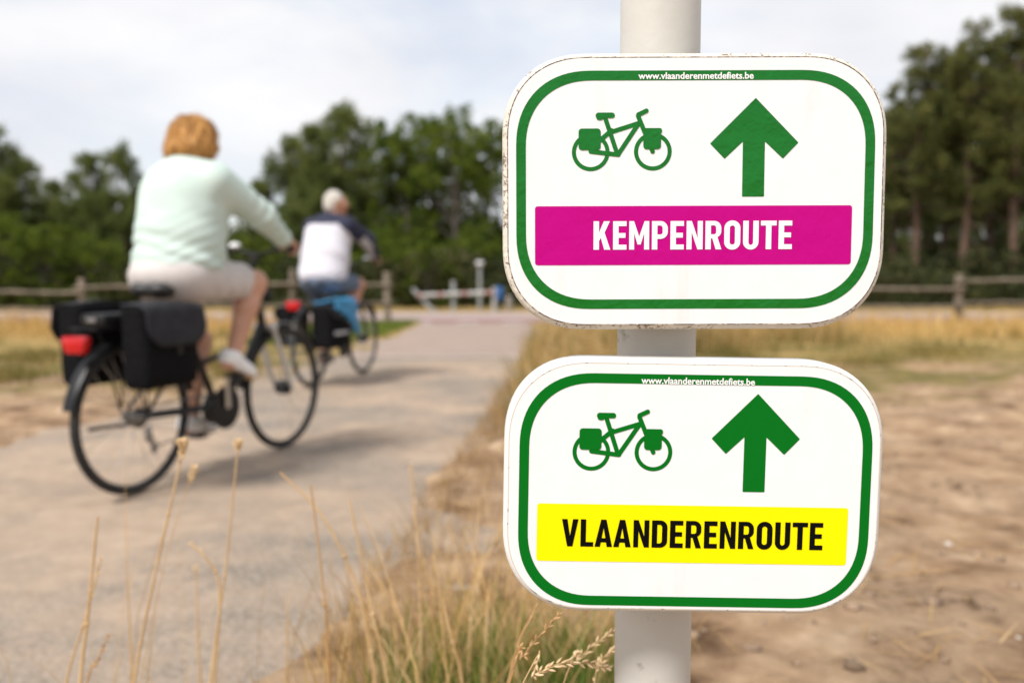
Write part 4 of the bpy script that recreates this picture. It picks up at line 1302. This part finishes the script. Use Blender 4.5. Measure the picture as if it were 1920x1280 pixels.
def tree_meshes(kind, seed):
    g = np.random.default_rng(seed)
    tr = MB()
    C, D = [], []
    if kind == 'tall':           # tall pine: long bare trunk with dead snags, open crown of layered sprays
        Ht = 10.0
        bend = [g.normal(0, .12) for _ in range(6)]
        tp = [Vector((bend[i] * i * .35, bend[(i + 2) % 6] * i * .35, -.2 + 10.0 * i / 5)) for i in range(6)]
        tr.tube(tp, [.17, .145, .12, .09, .055, .02], 9)
        def at(z):
            t = max(0, min(4.999, (z + .2) / 10.0 * 5)); i = int(t); return tp[i].lerp(tp[i + 1], t - i)
        for k in range(26):      # dead snags
            z = g.uniform(1.2, 5.0); a = g.uniform(0, 6.283); l = g.uniform(.4, 1.3)
            p = at(z); tr.tube([p, p + Vector((math.cos(a) * l, math.sin(a) * l, g.uniform(-.1, .2)))], [.022, .008], 4, False)
        for k in range(84):
            z = 3.0 + 6.8 * g.uniform(0, 1) ** .9; a = g.uniform(0, 6.283)
            l = (1.95 * (1 - ((z - 3.0) / 7.2)) ** .72 + .30) * g.uniform(.5, 1.12) * (.7 if z < 4.6 else 1)
            p = at(z); e = p + Vector((math.cos(a) * l, math.sin(a) * l, l * g.uniform(.02, .42)))
            md = p.lerp(e, .55) + Vector((0, 0, -.06))
            tr.tube([p, md, e], [.035, .022, .008], 4, False)
            for q in range(max(2, int(l * 4.2))):
                t = g.uniform(.35, 1.05)
                C.append(np.array(p.lerp(e, t)) + g.normal(0, .13, 3)); D.append(np.array([math.cos(a), math.sin(a), .35]))
        C.append(np.array(tp[-1])); D.append(np.array([0, 0, 1.0]))
        npc, rad, ln, wd = 30, .25, .17, .024
    elif kind == 'bushy':        # young pine clothed to the ground
        Ht = 7.0
        tp = [Vector((.08 * math.sin(i * 2 + seed), .08 * math.cos(i + seed), -.2 + 7.1 * i / 5)) for i in range(6)]
        tr.tube(tp, [.16, .14, .11, .08, .05, .015], 9)
        lob = [(g.uniform(0, 6.283), g.uniform(.8, 1.15)) for _ in range(7)]
        for k in range(105):
            z = .4 + 6.4 * g.uniform(0, 1) ** .95; a = g.uniform(0, 6.283)
            l = (2.3 * (1 - (z / 7.0) ** 1.5) ** .8 + .25) * g.uniform(.6, 1.12) * (1 + .16 * math.sin(3 * a + z * 1.6 + seed))
            i = min(4, int((z + .2) / 7.1 * 5)); p = tp[i].lerp(tp[i + 1], ((z + .2) / 7.1 * 5) - i); e = p + Vector((math.cos(a) * l, math.sin(a) * l, l * g.uniform(.05, .45)))
            tr.tube([p, p.lerp(e, .5), e], [.035, .02, .007], 4, False)
            for q in range(max(2, int(l * 3.6))):
                t = g.uniform(.35, 1.05)
                C.append(np.array(p.lerp(e, t)) + g.normal(0, .16, 3)); D.append(np.array([math.cos(a), math.sin(a), .45]))
        C.append(np.array(tp[-1])); D.append(np.array([0, 0, 1.0]))
        npc, rad, ln, wd = 30, .29, .18, .026
    else:                        # broad-leaved tree: forked trunk, billowing uneven crown
        Ht = 7.5
        tr.tube([(0, 0, -.2), (.05, .03, 1.2), (.12, -.05, 2.4), (.05, .1, 4.2)], [.21, .17, .14, .08], 9)
        lobes = []
        for k in range(24):
            z = g.uniform(1.5, 6.9); a = g.uniform(0, 6.283)
            rr = 2.3 * math.sqrt(max(.05, 1 - ((z - 3.7) / 3.9) ** 2)) * g.uniform(.45, 1.0)
            c = np.array([math.cos(a) * rr, math.sin(a) * rr, z]); lobes.append((c, g.uniform(.55, 1.1)))
            b0 = Vector((.08, 0, min(3.8, 1.0 + z * .4)))
            tr.tube([b0, b0.lerp(Vector(c), .5) + Vector((0, 0, .12)), Vector(c)], [.06, .035, .01], 5, False)
        lobes += [(np.array([0, 0, 7.0]), .6), (np.array([.7, .4, 6.5]), .7), (np.array([-.8, -.3, 6.2]), .7)]
        for c, r in lobes:
            for q in range(int(15 * r)):
                v = unit(g.normal(0, 1, 3)); C.append(c + v * r * g.uniform(.55, 1.05) * np.array([1, 1, .8])); D.append(v)
        npc, rad, ln, wd = 36, .27, .075, .05
    C = np.array(C); D = unit(np.array(D))
    n = len(C) * npc
    cc = np.repeat(C, npc, 0); dd = np.repeat(D, npc, 0)
    off = unit(g.normal(0, 1, (n, 3)))
    r = g.uniform(.1, 1, (n, 1)) ** .6 * rad
    P = cc + off * r
    d = unit(off + dd * .6 + g.normal(0, .35, (n, 3)))
    u = unit(np.cross(d, g.normal(0, 1, (n, 3))))
    V, F = quads(P, d, u, ln * g.uniform(.6, 1.3, n), wd * g.uniform(.7, 1.3, n))
    return tr, mesh('crown', V, F, False), Ht

PROTO = {}
for kind, cnt in (('tall', 4), ('bushy', 3), ('leafy', 3)):
    for k in range(cnt):
        tr, cm, Ht = tree_meshes(kind, 11 + k * 13 + len(kind))
        tm = mesh('trunk', tr.V, tr.F)
        tm.materials.append(m_bark_o if kind == 'leafy' else m_bark_p)
        cm.materials.append({'tall': m_needle, 'bushy': m_needle_b, 'leafy': m_leaf}[kind])
        PROTO[kind, k] = (tm, cm, Ht)
def tree(kind, k, x, y, h, w, label, group):
    tm, cm, Ht = PROTO[kind, k]
    o = empty({'tall': 'pine_tree', 'bushy': 'young_pine_tree', 'leafy': 'broadleaf_tree'}[kind], label, 'tree', (x, y, 0), (0, 0, random.uniform(0, 6.28)), group)
    s = h / Ht
    for nm, me in (('trunk', tm), ('crown', cm)):
        c = link(nm, me, o)
        c.scale = (s * w, s * w, s)
    return o
def site(px, ytop, d):
    return (px - 960) / 1640 * d, 1 + (515 - ytop) / 1640 * d
TG = 'tall pines behind the right hand fence'
for px, yt, d, k, w, lab in (
        (1672, 165, 34, 3, .72, 'thin sparse pine showing just past the edge of the upper sign'),
        (1713, 92, 32, 0, .95, 'second pine from the upper sign, with a narrow pointed top'),
        (1765, 118, 36, 1, .95, 'pine with ragged lower crown between two taller pointed pines'),
        (1803, 50, 31, 2, .95, 'tall pointed pine behind the fence post right of the signs'),
        (1850, 88, 35, 3, 1.0, 'shorter dark pine just right of the tall pointed one'),
        (1893, 25, 30, 0, 1.0, 'tallest pine in view, near the right edge'),
        (1948, 55, 33, 1, 1.0, 'pine cut by the right edge, beside the tallest pine'),
        (2010, 15, 31, 2, 1.0, 'pine beyond the right edge whose branches reach into view'),
        (1690, 190, 41, 2, 1.0, 'pine in the second row, right of the thin sparse pine'),
        (1745, 175, 43, 0, 1.0, 'pine in the second row, filling the gap left of the ragged crown'),
        (1830, 150, 42, 1, 1.0, 'pine in the second row, right of the tall pointed pine'),
        (1920, 140, 43, 3, 1.0, 'pine in the second row at the right edge, below the tallest crowns'),
        (1665, 215, 47, 0, 1.1, 'pine far back in the wood, just right of the upper sign'),
        (1780, 200, 48, 3, 1.1, 'pine far back in the wood, left of the tall pointed pine'),
        (1875, 195, 47, 2, 1.1, 'pine far back in the wood, seen left of the tallest trunk'),
        (1560, 190, 37, 1, .9, 'pine standing behind the right half of the upper sign'),
        (1450, 230, 39, 2, .9, 'pine standing behind the arrow of the upper sign')):
    X, Hh = site(px, yt, d)
    tree('tall', k, X, d, Hh, w * 10 / Hh * (Hh / 10) ** .5, lab, TG)
LG = 'bushy pines at the edge of the wood'
for px, yt, d, k, w, lab in (
        (-85, 225, 30, 0, 1.0, 'bushy pine beyond the left edge, highest of the left group'),
        (-15, 240, 31, 1, 1.0, 'bushy pine cut by the left edge of the view'),
        (50, 296, 33, 2, .95, 'bushy pine right of the one cut by the left edge'),
        (112, 345, 35, 0, .9, 'low bushy pine in the dip of the skyline on the left'),
        (172, 296, 32, 1, .85, 'pointed bushy pine left of the woman\'s back'),
        (234, 282, 31, 2, .85, 'pointed bushy pine touching the outline of the woman\'s back'),
        (300, 335, 34, 0, 1.0, 'bushy pine hidden mostly behind the woman\'s jumper'),
        (420, 425, 37, 1, 1.0, 'low bushy pine seen under the woman\'s outstretched arm'),
        (492, 340, 33, 2, .85, 'bushy pine at the left end of the central wood, above the woman\'s hand'),
        (545, 265, 34, 0, .9, 'bushy pine behind the left shoulder of the white haired man'),
        (595, 246, 32, 1, .85, 'bushy pine directly above the white haired man\'s head'),
        (645, 205, 33, 2, .85, 'highest bushy pine of the central wood, right of the man\'s head')):
    X, Hh = site(px, yt, d)
    tree('bushy', k, X, d, Hh, w, lab, LG)
for px, yt, d, k, lab in (
        (1655, 385, 40, 0, 'small bushy pine low beside the right rim of the upper sign'),
        (1730, 415, 38, 1, 'small bushy pine between the bare trunks, left of the right hand fence post'),
        (1800, 395, 41, 2, 'small bushy pine straight above the right hand fence post'),
        (1868, 420, 38, 0, 'small bushy pine between the bare trunks, right of the right hand fence post'),
        (1930, 390, 40, 1, 'small bushy pine low at the right edge of the view')):
    X, Hh = site(px, yt, d)
    tree('bushy', k, X, d, Hh, 1.05, lab, 'small bushy pines under the tall pines')
CG = 'broad-leaved trees in the central wood'
for px, yt, d, k, w, lab in (
        (708, 232, 34, 0, .9, 'leafy green tree next to the highest bushy pine'),
        (765, 215, 33, 1, .8, 'leafy tree with gaps of sky, midway between man and signs'),
        (808, 222, 36, 2, .8, 'leafy tree behind and between two rounder ones, above the barrier'),
        (858, 215, 32, 0, .85, 'bright green leafy tree above the lamp post'),
        (915, 225, 34, 1, .85, 'leafy tree at the left edge of the upper sign'),
        (975, 235, 33, 2, .9, 'leafy tree mostly hidden by the left end of the upper sign'),
        (1060, 240, 36, 0, .9, 'leafy tree behind the bicycle picture of the upper sign'),
        (1180, 260, 38, 1, .9, 'leafy tree behind the upper sign and its post')):
    X, Hh = site(px, yt, d)
    tree('leafy', k, X, d, Hh, w, lab, CG)

# yellow-green shrubs standing in front of the trees
for px, yt, d, k, hgt, lab in (
        (10, 415, 27.5, 0, 2.9, 'yellow-green shrub at the left edge, in front of the pines'),
        (88, 432, 26.8, 1, 2.6, 'rounded yellow-green shrub above the leftmost visible fence rail'),
        (168, 448, 27.2, 2, 2.4, 'low shrub above the first fence post on the left'),
        (455, 452, 27.0, 1, 2.3, 'shrub behind the woman\'s handlebar and hand'),
        (725, 440, 28.0, 0, 2.5, 'shrub above the fence post right of the man'),
        (800, 462, 27.0, 2, 2.1, 'shrub directly behind the leaning end of the barrier'),
        (880, 450, 28.5, 1, 2.3, 'shrub behind the lamp post')):
    X = (px - 960) / 1640 * d
    tm, cm, Ht = PROTO['leafy', k]
    o = empty('shrub', lab, 'shrub', (X, d, -.45), (0, 0, k * 1.7 + px), 'shrubs in front of the trees')
    sc_ = (hgt + .45) / Ht
    for nm, me in (('stem', tm), ('crown', cm)):
        c = link(nm, me, o); c.scale = (sc_ * 1.35, sc_ * 1.35, sc_)

# shrubs and brambles filling the wood below the crowns, and the wood going on behind
def leaf_mass(name, pts, size, m, g, flatten=1.0):
    n = len(pts)
    d = unit(g.normal(0, 1, (n, 3))); u = unit(np.cross(d, g.normal(0, 1, (n, 3))))
    V, F = quads(pts, d, u, size * g.uniform(.6, 1.3, n), size * .55 * g.uniform(.7, 1.3, n))
    o = link(name, mesh(name, V, F, False), None, m)
    return tag(o, kind='stuff')
g = np.random.default_rng(5)
m_scrub = island_mat('scrub_leaves', [(0.01, 0.014, 0.005), (0.022, 0.03, 0.009), (0.05, 0.056, 0.016), (0.085, 0.07, 0.03)], trans=.25, nscale=.25, nmix=.6)
N = 60000
px_ = g.uniform(-34, 34, N); py_ = g.uniform(25.5, 40, N)
hh = np.array([1.05 + .8 * vnoise(a, b, .25, 2, 3) for a, b in zip(px_[::1], py_)])
hh = np.clip(hh, .45, 2.0) * np.where(px_ > 9, 1.6, 1.2)
leaf_mass('undergrowth', np.stack([px_, py_, hh * g.uniform(0, 1, N) ** .7], 1), .14, m_scrub, g)
N = 90000
px_ = g.uniform(-75, 75, N); py_ = g.uniform(46, 62, N)
hh = np.array([3.4 + 2.2 * vnoise(a, b, .11, 6, 4) for a, b in zip(px_, py_)])
hh = np.where(px_ > 16, hh * .8, hh)
leaf_mass('far_wood', np.stack([px_, py_, np.clip(hh, .8, 8) * g.uniform(0, 1, N) ** .75], 1), .28, m_scrub, g)

# ------------------------------------------------------------------ grass
m_gold = island_mat('golden_grass', [(0.3, 0.17, 0.045), (0.5, 0.31, 0.1), (0.66, 0.44, 0.17), (0.72, 0.53, 0.25)], trans=.35, nscale=.8, nmix=.3)
m_green = island_mat('green_grass', [(0.045, 0.085, 0.012), (0.10, 0.16, 0.022), (0.17, 0.215, 0.035), (0.30, 0.27, 0.08)], trans=.35, nscale=1.2, nmix=.35)
m_olive = island_mat('olive_grass', [(0.085, 0.085, 0.02), (0.17, 0.15, 0.04), (0.28, 0.21, 0.07), (0.42, 0.29, 0.11)], trans=.35, nscale=.7, nmix=.5)
m_straw = island_mat('dry_straw', [(0.36, 0.2, 0.065), (0.5, 0.31, 0.12), (0.64, 0.43, 0.19), (0.74, 0.56, 0.31)], trans=.3, nscale=2, nmix=.2)
m_brown = island_mat('brown_straw', [(0.16, 0.095, 0.04), (0.30, 0.185, 0.08), (0.44, 0.29, 0.135), (0.58, 0.42, 0.23)], trans=.3, nscale=2, nmix=.3)
def blades(name, X, Y, Hh, lean, w, m, g, z0=None, bend=1.0):
    n = len(X)
    a = g.uniform(0, 6.283, n); t = g.uniform(0, 6.283, n)
    dx, dy = np.cos(a), np.sin(a); lx, ly = np.cos(t), np.sin(t)
    L_ = Hh * lean * g.uniform(.2, 1.2, n)
    z = np.zeros(n) if z0 is None else z0
    ws = w * g.uniform(.6, 1.3, n)
    P = []
    for f, wf in ((0, 1), (.5, .85), (.82, .5), (1, 0)):
        c = np.stack([X + lx * L_ * f ** (1 + bend), Y + ly * L_ * f ** (1 + bend), z + Hh * (f - .12 * lean * f * f)], 1)
        s = np.stack([dx, dy, np.zeros(n)], 1) * (ws * wf)[:, None] * .5
        P += [c - s, c + s]
    V = np.stack(P[:7], 1).reshape(-1, 3)
    b = np.arange(n)[:, None] * 7
    F = np.concatenate([b + np.array([[0, 1, 3, 2]]), b + np.array([[2, 3, 5, 4]]), b + np.array([[4, 5, 6, 6]])], 0)
    F4 = F[:2 * n]; F3 = F[2 * n:, :3]
    me = bpy.data.meshes.new(name)
    me.vertices.add(len(V)); me.vertices.foreach_set('co', V.astype(np.float32).ravel())
    lp = np.concatenate([F4.ravel(), F3.ravel()]).astype(np.int32)
    me.loops.add(len(lp)); me.loops.foreach_set('vertex_index', lp)
    me.polygons.add(3 * n)
    me.polygons.foreach_set('loop_start', np.concatenate([np.arange(2 * n) * 4, 8 * n + np.arange(n) * 3]).astype(np.int32))
    me.polygons.foreach_set('loop_total', np.concatenate([np.full(2 * n, 4), np.full(n, 3)]).astype(np.int32))
    me.update(calc_edges=True); me.validate()
    return tag(link(name, me, None, m), kind='stuff')
def patchy(X, Y, sc, thr, seed):
    k = np.array([vnoise(a, b, sc, seed, 3) for a, b in zip(X, Y)]) > thr
    return X[k], Y[k]
def off_path(X, Y, pad):
    e = np.array([path_edges(b) for b in Y])
    k = (X < e[:, 0] - pad) | (X > e[:, 1] + pad)
    return X[k], Y[k]
g = np.random.default_rng(21)
# golden meadow on both sides, before and behind the fences
X, Y = g.uniform(-22, 20, 17000), g.uniform(13.2, 18.0, 17000)
X, Y = off_path(X, Y, .5); k = (X < -4.6) | (X > 1.2); X, Y = X[k], Y[k]
blades('grass', X, Y, g.uniform(.14, .40, len(X)), .5, .014, m_gold, g)
X, Y = g.uniform(-22, 20, 15000), g.uniform(9.5, 14.5, 15000)
X, Y = off_path(X, Y, .25); X, Y = patchy(X, Y, .55, .02, 8)
k = (X > -14) & ((X < -3.2) | (X > .2)); X, Y = X[k], Y[k]
blades('grass', X, Y, g.uniform(.06, .24, len(X)), .6, .013, m_olive, g)
# green wedge beside the road mouth and greener tufts behind the bicycles
X, Y = g.uniform(-3.9, -1.75, 9000), g.uniform(12.2, 18.0, 9000)
k = X < np.interp(Y, [12.2, 14, 18], [-2.5, -2.1, -1.95]) + .12 * np.sin(Y * 5); X, Y = X[k], Y[k]
blades('grass', X, Y, g.uniform(.05, .15, len(X)), .7, .012, m_green, g)
tuft_sites = [(-4.75, 8.2, .42), (-5.2, 8.6, .5), (-3.1, 7.6, .35), (-3.3, 9.4, .5), (-4.2, 10.8, .7), (-2.75, 8.6, .3), (-5.7, 10.2, .6), (1.35, 9.7, .5), (2.6, 10.4, .5), (3.9, 9.6, .5), (5.2, 10.8, .6), (2.2, 5.6, .10), (1.02, 2.75, .05), (6.6, 9.8, .6)]
X = np.concatenate([g.normal(a, c * .45, int(900 * c)) for a, b, c in tuft_sites]); Y = np.concatenate([g.normal(b, c * .45, int(900 * c)) for a, b, c in tuft_sites])
X, Y = off_path(X, Y, .02)
blades('grass', X, Y, g.uniform(.05, .20, len(X)), .7, .009, m_olive, g)
# dry tussocks along the right edge of the path
ts = [(.25 + .42 * (y - 8) / 6 + g.uniform(0, .5), y, g.uniform(.12, .26)) for y in np.arange(7.2, 14, .33)] + [(.1 + g.uniform(0, .25), y, .1) for y in np.arange(5.2, 7.2, .45)] + [(g.uniform(1.6, 4.6), g.uniform(11, 13.5), .35) for _ in range(12)]
X = np.concatenate([g.normal(a, c, int(1100 * c)) for a, b, c in ts]); Y = np.concatenate([g.normal(b, c, int(1100 * c)) for a, b, c in ts])
X, Y = off_path(X, Y, .04)
blades('grass', X, Y, g.uniform(.10, .42, len(X)), .55, .009, m_olive, g)
k = g.uniform(0, 1, len(X)) < .6
blades('grass', X[k] + .03, Y[k], g.uniform(.16, .50, k.sum()), .5, .008, m_straw, g)
# sparse straw on the strip between path and sign
X, Y = g.uniform(-.5, 1.1, 15000), g.uniform(2.1, 8.0, 15000)
X, Y = off_path(X, Y, .03); e = np.array([path_edges(b)[1] for b in Y]); k = X - e < g.uniform(.0, .72, len(X)) * g.uniform(.2, 1, len(X)); X, Y = X[k], Y[k]
blades('grass', X, Y, g.uniform(.04, .20, len(X)) * g.uniform(.5, 1.25, len(X)), .9, .0042, m_brown, g)
# the tuft at the foot of the post
X, Y = g.normal(.03, .19, 3000), g.normal(1.74, .17, 3000)
k = (Y > 1.25) & (X > -.33) & (X < .34); X, Y = X[k], Y[k]
blades('grass', X, Y, g.uniform(.09, .29, len(X)), .5, .0042, m_green, g)
X, Y = g.normal(.0, .24, 1450), g.normal(1.86, .30, 1450)
k = (Y > 1.2) & (X > -.50) & (X < .30); X, Y = X[k], Y[k]
blades('grass', X, Y, g.uniform(.14, .54, len(X)) * g.uniform(.45, 1, len(X)), .5, .0032, m_straw, g)
X, Y = g.uniform(-.95, -.02, 120), g.uniform(1.3, 2.0, 120); k = (X > -.4) | (g.uniform(0, 1, 120) < .25); X, Y = X[k], Y[k]
blades('grass', X, Y, g.uniform(.2, .62, len(X)), .4, .0028, m_straw, g)
# flattened dead straw lying on the sand
def litter(n, x0, x1, y0, y1):
    X, Y = g.uniform(x0, x1, n), g.uniform(y0, y1, n)
    X, Y = off_path(X, Y, .0)
    n = len(X); a = g.uniform(0, 6.283, n); l = g.uniform(.03, .16, n)
    Z = np.array([ground_z(x, y) for x, y in zip(X, Y)]) + .012
    C = np.stack([X, Y, Z], 1); D = np.stack([np.cos(a), np.sin(a), g.normal(0, .12, n)], 1); U = np.stack([-np.sin(a), np.cos(a), g.normal(0, .3, n)], 1)
    V, F = quads(C, D, U, l, np.full(n, .0022))
    tag(link('straw_litter', mesh('straw_litter', V, F, False), None, m_straw), kind='stuff')
litter(380, -.5, 2.0, 1.7, 4.2)

# clods and small stones on the bare sand
def lumps(name, n, x0, x1, y0, y1, r0, r1, m, flat=.6):
    V, F = [], []
    b = bmesh.new(); bmesh.ops.create_icosphere(b, subdivisions=1, radius=1)
    bv = np.array([v.co[:] for v in b.verts]); bf = [[v.index for v in f.verts] for f in b.faces]; b.free()
    for i in range(n):
        y = y0 + (y1 - y0) * g.uniform(0, 1) ** 1.6; x = g.uniform(x0, x1) * (y / y1) ** .4
        el, er = path_edges(y)
        if el - .1 < x < er + .12: continue
        r = g.uniform(r0, r1) * g.uniform(.4, 1)
        q = bv * r * (1 + g.normal(0, .22, bv.shape)) * np.array([1, 1, flat]) + np.array([x, y, ground_z(x, y) + r * flat * .35])
        F += [[k + len(V) for k in f] for f in bf]; V += [tuple(p) for p in q]
    return tag(link(name, mesh(name, V, F), None, m), kind='stuff')
lumps('clods', 900, -6, 6.5, 2.0, 10.5, .008, .034, mat('earth_clod', (.17, .115, .075), (.36, .25, .17), 12, .95, .5, 90))
lumps('gravel', 60, -5, 6.0, 2.0, 9.0, .006, .020, mat('pale_stone', (.42, .37, .32), (.60, .55, .49), 12, .8, .3, 60))

# ------------------------------------------------------------------ tall single stalks in front of the path
m_stalk = mat('straw_stem', (0.42, 0.262, 0.115), (0.56, 0.385, 0.20), 12, .6, 0)
m_stalk_d = mat('brown_straw_stem', (0.34, 0.185, 0.065), (0.45, 0.27, 0.11), 12, .6, 0)
m_head = mat('seed_husk', (0.56, 0.38, 0.19), (0.68, 0.50, 0.29), 60, .7, 0)
m_head_d = mat('brown_husk', (0.36, 0.205, 0.085), (0.50, 0.31, 0.14), 60, .7, 0)
def bez(P, n):
    P = [Vector(p) for p in P]; out = []
    for i in range(len(P) - 1):
        a, b, c, d = P[max(0, i - 1)], P[i], P[i + 1], P[min(len(P) - 1, i + 2)]
        for k in range(n):
            t = k / n
            out.append(.5 * ((2 * b) + (c - a) * t + (2 * a - 5 * b + 4 * c - d) * t * t + (3 * b - a - 3 * c + d) * t ** 3))
    return out + [P[-1]]
def stalk(label, pts, r, dark=False, head=None, leaf=False, drop=None):
    p0, p1 = Vector(pts[0]), Vector(pts[1])
    d = (p1 - p0).normalized()
    foot = p0 - d * (p0.z / max(.3, d.z)) * .55; foot.z = 0
    base = Vector((foot.x, foot.y, 0))
    root = empty('grass_stalk', label, 'grass stalk', base, (0, 0, 0), 'tall dry grass stalks before the path')
    C = [p - base for p in bez([tuple(base)] + list(pts), 8)]
    n = len(C)
    r *= .78
    m = MB(); m.tube(C, [r * (1 - .55 * i / (n - 1)) for i in range(n)], 6)
    for k in (.35, .62):      # nodes
        i = int(n * k); m.tube([C[i] - (C[i + 1] - C[i]).normalized() * .003, C[i], C[i] + (C[i + 1] - C[i]).normalized() * .003], [r * .8, r * 1.35, r * .8], 6)
    m.build('stem', m_stalk_d if dark else m_stalk, root)
    if leaf:
        i = int(n * .4); a = C[i]; q = Vector((random.uniform(-1, 1), random.uniform(-.5, .5), 0)).normalized()
        b = MB(); b.tube([a, a + q * .02 + Vector((0, 0, .06)), a + q * .07 + Vector((0, 0, .12)), a + q * .13 + Vector((0, 0, .10))], [.0012, .003, .0026, .0006], 6, flat=.25); b.build('leaf_blade', m_stalk, root)
    if head:
        L_, Wd, cnt = head; Wd *= .82
        m = MB()
        tot = 0; i = n - 1; path = [C[-1]]
        while i > 0 and tot < L_:
            tot += (C[i] - C[i - 1]).length; i -= 1; path.append(C[i])
        for k in range(cnt):
            t = k / max(1, cnt - 1) * (len(path) - 1); j = min(len(path) - 2, int(t)); c = path[j].lerp(path[j + 1], t - j) if len(path) > 1 else path[0]
            ax = (path[j] - path[j + 1]).normalized()
            sd = ax.orthogonal().normalized(); sd.rotate(Matrix.Rotation(k * 2.4, 3, ax))
            f = math.sin(math.pi * (.12 + .8 * k / max(1, cnt - 1)))
            o = c + sd * Wd * .35 * f; e = o + (ax * .8 + sd * .55) * Wd * 1.5 * (.5 + .5 * f)
            m.tube([o - ax * .001, o.lerp(e, .45), e], [Wd * .16, Wd * .30, Wd * .05], 5)
        m.build('seed_head', m_head_d if dark else m_head, root)
    return root
stalk('pale upright stalk second from the left edge, taller of the crossing pair', [(-0.7705, 1.5085, 0.2649), (-0.7562, 1.5186, 0.3977), (-0.7391, 1.5318, 0.5704)], 0.00552)
stalk('shorter leaning stalk of the crossing pair by the left edge', [(-0.7972, 1.5085, 0.2649), (-0.7609, 1.5179, 0.3882), (-0.7325, 1.5262, 0.4973)], 0.0036, head=(.10, .0055, 16))
stalk('low stalk with slim seed spike leaning right below the crossing pair', [(-0.7025, 1.3925, 0.3215), (-0.684, 1.3956, 0.364), (-0.6629, 1.3991, 0.409)], 0.00264, head=(.085, .006, 18), dark=True)
stalk('long leaning stalk with fat seed head over the woman\'s rear tyre', [(-0.6754, 1.5085, 0.2649), (-0.6373, 1.5236, 0.4641), (-0.5922, 1.5396, 0.6664), (-0.5874, 1.5408, 0.7024)], 0.00408, head=(.034, .0115, 26))
stalk('thin stalk ending in one loose seed below the fat seed head', [(-0.6895, 1.5665, 0.2367), (-0.6421, 1.5845, 0.4731), (-0.5878, 1.5977, 0.6454)], 0.00168, head=(.014, .010, 14))
stalk('straight thin stalk with small round seed head below the pedals', [(-0.5591, 1.5665, 0.2367), (-0.5285, 1.5845, 0.4731), (-0.5068, 1.6012, 0.6917)], 0.0036, head=(.016, .0105, 16))
stalk('kinked brown stalk bending left above its middle', [(-0.5921, 1.6825, 0.1802), (-0.5814, 1.697, 0.3706), (-0.6048, 1.702, 0.434), (-0.6397, 1.7045, 0.4679)], 0.00432, head=(.03, .007, 6))
stalk('faint short stalk beside the kinked brown stalk', [(-0.6826, 1.8566, 0.0953), (-0.69, 1.866, 0.232), (-0.6942, 1.8769, 0.3615)], 0.00408, head=(.015, .009, 5))
stalk('long arching straw leaning far to the left, at the edge of the path', [(-0.2519, 1.5665, 0.2367), (-0.2815, 1.5793, 0.4041), (-0.3457, 1.5901, 0.5469), (-0.4297, 1.597, 0.6356)], 0.0048)
stalk('orange brown upright stalk crossing the long arching straw', [(-0.3002, 1.3925, 0.3215), (-0.31, 1.4045, 0.4791), (-0.3311, 1.4178, 0.6542)], 0.0036, dark=True)
stalk('pale straw right of the arching one, leaning slightly left', [(-0.2207, 1.5085, 0.2649), (-0.2521, 1.52, 0.4167), (-0.2902, 1.5342, 0.6016)], 0.0048)
stalk('tallest pale straw, upright over the path edge', [(-0.1804, 1.6825, 0.1802), (-0.1846, 1.7003, 0.4128), (-0.2016, 1.7165, 0.6244)], 0.00456, head=(.10, .006, 8))
stalk('pale straw with bent tip between the tallest straw and lower sign', [(-0.0841, 1.4504, 0.2932), (-0.1052, 1.4574, 0.3844), (-0.1372, 1.4678, 0.5212)], 0.00336, leaf=True)
stalk('upright straw rising just left of the lower sign', [(-0.09, 1.7406, 0.1518), (-0.0823, 1.7531, 0.316), (-0.0659, 1.7706, 0.5458)], 0.00408, leaf=True)
stalk('faint straw standing alone over the bare path', [(-0.4952, 1.8566, 0.0953), (-0.4932, 1.8648, 0.208), (-0.4918, 1.8726, 0.3054)], 0.00384)
stalk('dark golden seed spike reaching up to the lower sign\'s bottom corner', [(-0.006, 0.9472, 0.5323), (0.0149, 0.9506, 0.577), (0.0538, 0.954, 0.6216)], .0016, head=(.085, .0055, 26), dark=True)
stalk('sharp pale feathery seed head drooping towards the post', [(0.0028, 0.8888, 0.5553), (0.0252, 0.8907, 0.5805), (0.0617, 0.8918, 0.5945), (0.1021, 0.8912, 0.5878)], .0011, head=(.10, .0062, 40))
stalk('curved seed head arching behind the feathery one beside the post', [(0.0576, 1.0148, 0.4989), (0.0832, 1.0183, 0.5435), (0.1248, 1.0208, 0.5767)], .0013, head=(.075, .006, 26))
stalk('small pale seed head tucked against the left side of the post', [(0.1, 1.0632, 0.465), (0.112, 1.0662, 0.5151), (0.1328, 1.0677, 0.5339)], .0013, head=(.06, .006, 20))
stalk('golden stem rising under the left part of the lower sign', [(-0.007, 1.112, 0.4581), (0.028, 1.1195, 0.556), (0.0351, 1.1206, 0.57)], .0028, dark=True)
stalk('brown bent straw in the middle of the green tuft', [(-0.096, 1.8, 0.124), (-0.12, 1.8, 0.232), (-0.18, 1.8, 0.364)], 0.00312, dark=True)
